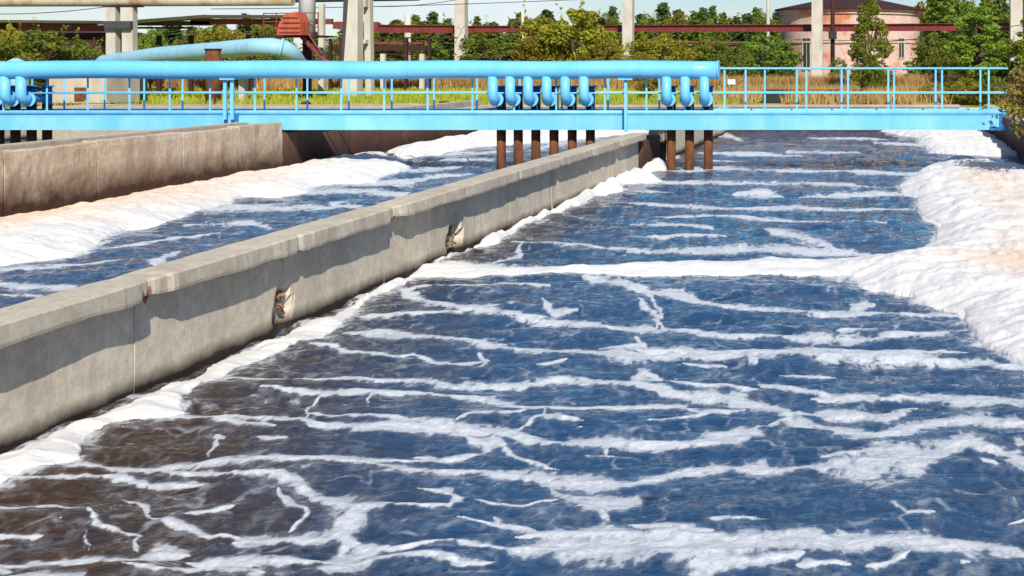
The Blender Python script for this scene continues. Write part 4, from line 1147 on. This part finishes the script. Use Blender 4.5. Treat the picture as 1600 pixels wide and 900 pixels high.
def broadleaf(seed, h, rx, n, leaf, mat, low=0.12, spiky=0.0):
    rng = np.random.default_rng(seed); cl = []
    for k in range(70):
        u = rng.normal(size=3); u /= np.linalg.norm(u); rr = rng.uniform(.45, 1.0) ** .5
        zc = (low + (1 - low) * .5) * h; q = np.array([u[0] * rx * rr, u[1] * rx * rr, zc + u[2] * h * (1 - low) * .5 * rr])
        fz = (q[2] / h); q[:2] *= (1.0 - spiky * fz)
        cl.append((q, rng.uniform(.12, .24) * rx * (1.15 - .3 * fz)))
    pos = []
    for q, r in cl:
        m_ = n // 70; d = rng.normal(size=(m_, 3)); d /= np.linalg.norm(d, axis=1)[:, None]
        pos.append(q + d * (r * rng.uniform(.3, 1.0, m_) ** .4)[:, None] * np.array([1.2, 1.2, .85]))
    for k in range(16):   # shoots that break the outline
        q, r = cl[rng.integers(len(cl))]; m_ = 16; t_ = np.linspace(0, 1, m_)[:, None]
        d = q - np.array([0, 0, h * .35]); d = d / np.linalg.norm(d) + np.array([0, 0, .5]); pos.append(q + d * t_ * r * 2.3 + rng.normal(size=(m_, 3)) * leaf * .5)
    pos = np.concatenate(pos); pos[:, 2] = np.maximum(pos[:, 2], .05)
    limbs = [([(0, 0, -.2), (.04 * h, 0, h * .3), (0, .03 * h, h * .75)], [h * .028, h * .02, h * .006])]
    for k in range(9):
        q = cl[rng.integers(len(cl))][0]; limbs.append(([(0, 0, h * rng.uniform(.1, .4)), tuple(q * np.array([.5, .5, .8])), tuple(q)], [h * .014, h * .009, h * .003]))
    return leaf_mesh('crown', pos, leaf, mat, rng), limb_mesh('trunk', limbs)


def conifer(seed, h, rx, n, leaf, mat, narrow=1.0):
    rng = np.random.default_rng(seed); pos = []; limbs = [([(0, 0, -.2), (0, 0, h * .5), (0, 0, h)], [h * .018, h * .012, h * .002])]
    nb = 90
    for k in range(nb):
        z = h * (.10 + .90 * (k / nb)); a = k * 2.4 + rng.uniform(-.3, .3); ln = rx * narrow * (1 - z / h) ** .95 * rng.uniform(.5, 1.2) + .03 * h
        m_ = max(8, int(n / nb * (1.7 - 1.3 * z / h))); t_ = rng.uniform(.05, 1, m_) ** .8
        p = np.stack([np.cos(a) * ln * t_, np.sin(a) * ln * t_, z - ln * .30 * t_ ** 1.5 + ln * .12 * t_], 1)
        p += rng.normal(size=(m_, 3)) * (leaf * .6 + ln * .10 * (1.1 - t_))[:, None] * np.array([1, 1, .55]); pos.append(p)
        if k % 4 == 0: limbs.append(([(0, 0, z), (math.cos(a) * ln * .9, math.sin(a) * ln * .9, z - ln * .15)], [h * .006, h * .002]))
    pos = np.concatenate(pos)
    return leaf_mesh('crown', pos, leaf, mat, rng, .4), limb_mesh('trunk', limbs)


PROTO = {}
for i in range(3):
    PROTO['gold', i] = broadleaf(10 + i, 5, 2.6, 9000, .13, M['leaf_gold'])
    PROTO['green', i] = broadleaf(20 + i, 5, 2.4, 8000, .13, M['leaf_green'])
    PROTO['pine', i] = conifer(30 + i, 10, 2.6, 5200, .26, M['leaf_pine'])
    PROTO['fir', i] = conifer(50 + i, 10, 2.9, 5200, .24, M['leaf_green'])
PROTO['spruce', 0] = PROTO['spruce', 1] = PROTO['spruce', 2] = broadleaf(61, 10, 3.3, 12000, .15, M['leaf_birch'], .03, .85)
PROTO['birch', 0] = broadleaf(40, 7, 1.7, 8000, .12, M['leaf_green'], .04, .55)
PROTO['birch', 1] = broadleaf(41, 7, 1.9, 8000, .12, M['leaf_birch'], .04, .45)
HT = {'gold': (5, 5.2), 'green': (5, 4.8), 'pine': (10, 5.2), 'fir': (10, 5.8), 'birch': (7, 3.2), 'spruce': (10, 5.8)}
rt = random.Random(77)


def tree(kind, px, ytop, wpx, Y, label, cat='tree', group=None, name=None, var=None):
    """px, ytop: crown centre and top in the photograph; wpx: crown width; Y: distance"""
    p = P(px, ytop, Y); h0, w0 = HT[kind]; hh = p.z - GZ; ww = wpx * Y / F
    nm = name or {'gold': 'shrub', 'green': 'shrub', 'pine': 'conifer', 'fir': 'conifer', 'birch': 'young_tree', 'spruce': 'young_tree'}[kind]
    t = empty(nm, (p.x, Y, GZ), label, cat, group)
    sz = hh / h0 / 1.02; sx = ww / w0; t.scale = (sx, sx, sz); t.rotation_euler = (0, 0, rt.uniform(0, 6.28))
    v = (rt.randrange(3) if kind != 'birch' else (var if var is not None else 0))
    cr, tr = PROTO[kind, v]
    for nme, me in (('crown', cr), ('trunk', tr)):
        o = bpy.data.objects.new(nme, me); COL.objects.link(o); o.parent = t
    return t


g_sh = 'shrubs in front of the wood'
tree('gold', 893, 14, 150, 104, 'big round golden green bush right of the first tall column', 'bush')
tree('gold', 846, 50, 90, 103, 'lower golden bush at the left foot of the big round one', 'bush')
tree('green', 775, 50, 110, 110, 'dark green bush beside the first tall column', 'bush')
tree('gold', 950, 62, 70, 101, 'small golden bush between the big one and the second column', 'bush')
tree('gold', 1035, 52, 105, 112, 'golden bush right of the second tall column', 'bush')
tree('gold', 1008, 84, 50, 70, 'leafy bush on the bank behind the railing at the second column', 'bush')
tree('green', 1195, 55, 105, 106, 'dark green bush left of the round pink building', 'bush')
tree('green', 1150, 78, 60, 100, 'low green bush in front of the thin pale pole', 'bush')
tree('green', 1110, 60, 70, 120, 'olive bush between the golden bush and the dark green bush', 'bush')
tree('spruce', 1358, -12, 80, 88, 'tall slender young tree in front of the round pink building', 'tree')
tree('green', 1368, 98, 60, 72, 'low green shrub at the foot of the slender young tree', 'bush')
tree('green', 1310, 92, 30, 98, 'creeper covered shrub at the foot of the dark rusty post', 'bush')
tree('fir', 1470, -30, 120, 130, 'tall green conifer right of the round pink building', 'tree')
tree('birch', 1528, 8, 95, 92, 'yellow green young tree between building and right column', 'tree', var=1)
tree('green', 1462, 50, 60, 105, 'green bush against the right flank of the pink building', 'bush')
tree('gold', 1502, 62, 60, 112, 'orange tinged bush right of the pink building', 'bush')
tree('green', 1570, 60, 80, 96, 'green bush at the foot of the right column', 'bush')
tree('birch', 1625, 0, 80, 90, 'leafy young tree right of the right column', 'tree', var=1)
tree('green', 55, 44, 130, 72, 'green yellow bush behind the header pipe at far left', 'bush')
tree('gold', 15, 36, 60, 74, 'golden bush at the left edge of the photo', 'bush')
tree('green', 125, 60, 60, 75, 'low green bush left of the twin columns', 'bush')
tree('green', 235, 45, 60, 88, 'dark bush right of the twin columns', 'bush')
tree('gold', 350, 36, 90, 92, 'golden green bush above the pale blue pipe', 'bush')
tree('green', 405, 40, 80, 96, 'green bush left of the orange hood', 'bush')
tree('green', 300, 46, 60, 95, 'green bush left of the rusty stub', 'bush')
tree('green', 610, 62, 90, 130, 'dark bush behind the low pipe rack', 'bush')
tree('green', 680, 66, 70, 128, 'dark bush left of the first tall column', 'bush')
tree('green', 524, 62, 50, 110, 'dark bush seen left of the A-shaped trestle', 'bush')
# wood beyond
tops = [(620,30),(650,22),(676,17),(700,28),(745,24),(772,33),(800,28),(812,18),(855,14),(910,14),(928,18),(957,8),(1000,20),(1018,28),(1036,3),(1060,14),(1085,16),(1098,10),(1113,8),(1130,18),(1150,24),(1168,20),(1182,10),(1215,16),(1240,22),(1458,-20),(1490,-18),(1515,2),(1540,-10),(1565,-25),(1600,-20),(1640,-15),(1690,-8),
        (590,34),(560,30),(430,24),(385,20),(340,34),(300,40),(250,42),(220,50),(130,48),(80,36),(20,42),(-40,40),(1750,0),(1820,10)]
for i, (x, y) in enumerate(tops):
    k = 'fir' if i % 3 == 1 else 'pine'
    tree(k, x, y, rt.uniform(48, 80), rt.uniform(168, 200), 'dark conifer in the row of the wood beyond the columns', 'tree', 'conifers of the far wood')
for i, (x, y, w_) in enumerate([(635,36,70),(690,34,80),(760,36,90),(835,24,80),(945,24,60),(1010,26,70),(1060,22,80),(1125,26,90),(1190,24,80),(1450,4,80),(1500,0,90),(1560,-6,100),(1620,-8,100),(575,42,80),(410,34,80),(330,44,90),(180,54,90),(90,46,90),(0,44,90)]):
    tree('gold' if i % 3 == 0 else 'green', x, y, w_, rt.uniform(162, 178), 'broad leafy tree standing among the far conifers', 'tree', 'leafy trees of the far wood', 'broadleaf_tree')
for i in range(34):
    x = -60 + i * 55 + rt.uniform(-15, 15)
    if 1225 < x < 1440: continue
    tree('fir' if i % 2 else 'pine', x, rt.uniform(26, 50), rt.uniform(85, 120), rt.uniform(150, 164), 'lower conifer filling the front of the far wood', 'tree', 'low conifers of the far wood')

# undergrowth: one mass that closes the foot of the wood
rng = np.random.default_rng(9)
n = 42000; xx = rng.uniform(-125, 45, n); hmax = 2.4 + 2.2 * fbm(xx * .22, xx * 0 + 3, 4, 3); zz = GZ + hmax * rng.uniform(0, 1, n) ** .8; yy = 200 + rng.uniform(-4, 6, n)
o = link('undergrowth', leaf_mesh('undergrowth', np.stack([xx, yy, zz], 1), .34, M['leaf_green'], rng), None); tag(o, 'continuous dark undergrowth along the foot of the far wood', 'undergrowth', kind='stuff')
n = 24000; xx = rng.uniform(-62, 12, n); hm = .5 + 1.1 * fbm(xx * .3, xx * 0 + 8, 4, 13); zz = GZ + hm * rng.uniform(0, 1, n) ** .9; yy = 101 + rng.uniform(-1.5, 2.5, n)
sel = rng.uniform(size=n) < .8


def blades(name, x, y, h, w, mat, label, z0=GZ, cat='grass'):
    n = len(x); a = rng.uniform(0, math.pi, n); lean = rng.normal(size=(n, 2)) * .18
    dx = np.cos(a) * w; dy = np.sin(a) * w; z = np.full(n, z0 - .02)
    v = np.stack([np.stack([x - dx, y - dy, z], 1), np.stack([x + dx, y + dy, z], 1), np.stack([x + lean[:, 0] * h, y + lean[:, 1] * h, z + h], 1)], 1).reshape(-1, 3).astype(np.float32)
    me = bpy.data.meshes.new(name); me.vertices.add(3 * n); me.vertices.foreach_set('co', v.reshape(-1)); me.loops.add(3 * n)
    me.loops.foreach_set('vertex_index', np.arange(3 * n, dtype=np.int32)); me.polygons.add(n); me.polygons.foreach_set('loop_start', np.arange(0, 3 * n, 3, dtype=np.int32))
    me.update(calc_edges=True); o = link(name, me, mat); return tag(o, label, cat, kind='stuff')


n = 60000; x = rng.uniform(-58, 9, n); y = 61.5 + 32 * rng.uniform(0, 1, n); keep = fbm(x * .35, y * .25, 4, 3) > .42; x = x[keep]; y = y[keep]
sel = ~((x > -7) & (y < 80)); 
blades('grass', x[sel], y[sel], rng.uniform(.12, .38, sel.sum()), .05, M['grass'], 'yellow green meadow grass behind the footbridge')
n = 52000; x = rng.uniform(-66, 14, n); y = 93 + 7 * rng.uniform(0, 1, n); h = rng.uniform(.5, 1.25, n) * (.6 + .7 * fbm(x * .3, y * .3, 3, 6))
blades('dry_grass', x, y, h, .06, M['grass_dry'], 'band of tall golden dry grass at the far side of the meadow')
n = 26000; x = rng.uniform(-9, 9, n); y = 61.5 + 18 * rng.uniform(0, 1, n); keep = fbm(x * .5, y * .4, 4, 23) > .46; x = x[keep]; y = y[keep]
blades('dry_grass', x, y, rng.uniform(.25, .95, len(x)), .04, M['grass_dry'], 'clumps of straw coloured dry grass behind the right railing')
# dry shrubs on the right bank
for (px, yt, w, Y, k, l) in ((1505, 122, 60, 63, 'gold', 'straw coloured low bush behind the right end of the railing'), (1552, 118, 50, 62, 'green', 'dark low bush at the right end of the railing'), (1455, 128, 40, 68, 'gold', 'small dry bush left of the straw coloured one')):
    tree(k, px, yt, w, Y, l, 'bush')

# leafy branches reaching in at the right end of the footbridge
sb = empty('leafy_shrub', (5.0, 33.2, GZ), 'shrub with turning orange and green leaves overhanging the right end of the footbridge', 'shrub')
rng = np.random.default_rng(4); pos = []; limbs = []
ends = []
for k in range(60):
    tx = rng.uniform(3.05, 6.4); ty = rng.uniform(31.8, 34.8); tz = rng.uniform(1.35, 4.6) if tx > 3.6 else rng.uniform(1.2, 2.75)
    if tx < 3.35: tz = rng.uniform(1.2, 2.2)
    ends.append((tx, ty, tz))
for k in range(34): ends.append((rng.uniform(2.66, 3.4), rng.uniform(31.9, 33.6), rng.uniform(1.4, 2.95)))
ends += [(2.98, 32.5, 1.35), (3.05, 32.2, 1.75), (3.1, 32.8, 2.1), (3.0, 32.4, 2.5), (3.2, 32.2, 1.2), (3.3, 32.6, 3.0), (3.2, 32.6, 2.75)]
for e in ends:
    e = np.array(e); s = np.array([5.0, 33.2, GZ + rng.uniform(0, .4)]); m = s * .45 + e * .55 + np.array([0, 0, .35])
    limbs.append(([tuple(s), tuple(m), tuple(e)], [.03, .018, .006]))
    t_ = rng.uniform(.35, 1.0, 46)[:, None]
    p = s * (1 - t_) ** 2 + 2 * m * t_ * (1 - t_) + e * t_ ** 2 + rng.normal(size=(46, 3)) * .11; pos.append(p)
pos = np.concatenate(pos) - np.array([5.0, 33.2, GZ])
limbs = [([tuple(np.array(q) - np.array([5.0, 33.2, GZ])) for q in pts], r_) for pts, r_ in limbs]
o = bpy.data.objects.new('crown', leaf_mesh('crown', pos, .075, M['leaf_autumn'], rng)); COL.objects.link(o); o.parent = sb
o = bpy.data.objects.new('trunk', limb_mesh('trunk', limbs)); COL.objects.link(o); o.parent = sb

# ------------------------------------------------------------------ light, sky, camera
sd = Vector((0.20, -0.50, 0.396)).normalized()
ln = bpy.data.lights.new('sun', 'SUN'); ln.energy = 4.6; ln.angle = R(0.5); ln.color = (1.0, 0.95, 0.86)
lo = bpy.data.objects.new('sun', ln); COL.objects.link(lo); lo.rotation_euler = sd.to_track_quat('Z', 'Y').to_euler(); lo.location = (10, -30, 30)
w = bpy.data.worlds.new('World'); S.world = w; w.use_nodes = True; nt = w.node_tree
sky = N(nt, 'ShaderNodeTexSky', sky_type='NISHITA', sun_disc=False)
sky.sun_elevation = math.asin(sd.z); sky.sun_rotation = math.atan2(sd.x, sd.y); sky.air_density = 1.0; sky.dust_density = 0.0; sky.ozone_density = 2.5
tc = N(nt, 'ShaderNodeTexCoord'); mp = N(nt, 'ShaderNodeMapping'); mp.inputs['Scale'].default_value = (1, 1, 3.2); L(nt, tc.outputs['Generated'], mp.inputs[0])
cl = ramp(nt, noise(nt, 2.6, 7, 0.6, mp.outputs[0], .3), [(0.47, 0.0), (0.66, 1.0)])
hs = N(nt, 'ShaderNodeHueSaturation'); hs.inputs['Saturation'].default_value = 1.3; hs.inputs['Value'].default_value = .62; L(nt, sky.outputs[0], hs.inputs['Color'])
skb = mix(nt, 1.0, hs.outputs[0], (0.92, 0.98, 1.22), 'MULTIPLY')
skc = mix(nt, mth(nt, 'MULTIPLY', cl, .7), skb, (7.0, 7.4, 8.0))
L(nt, skc, nt.nodes['Background'].inputs[0]); nt.nodes['Background'].inputs[1].default_value = 0.10

cam = bpy.data.cameras.new('camera'); co = bpy.data.objects.new('camera', cam); COL.objects.link(co)
co.location = (0, 0, H); co.rotation_euler = (R(90), 0, 0)
cam.sensor_width = 36; cam.lens = 36 * F / 1600
cam.shift_x = -(CX - 800) / 1600; cam.shift_y = -(450 - CY) / 1600
cam.clip_start = 0.1; cam.clip_end = 6000
S.camera = co
vs = S.view_settings; vs.view_transform = 'Standard'; vs.look = 'None'; vs.gamma = 1; vs.use_curve_mapping = False; vs.exposure = 0.35
S.cycles.max_bounces = 6; S.cycles.use_denoising = True
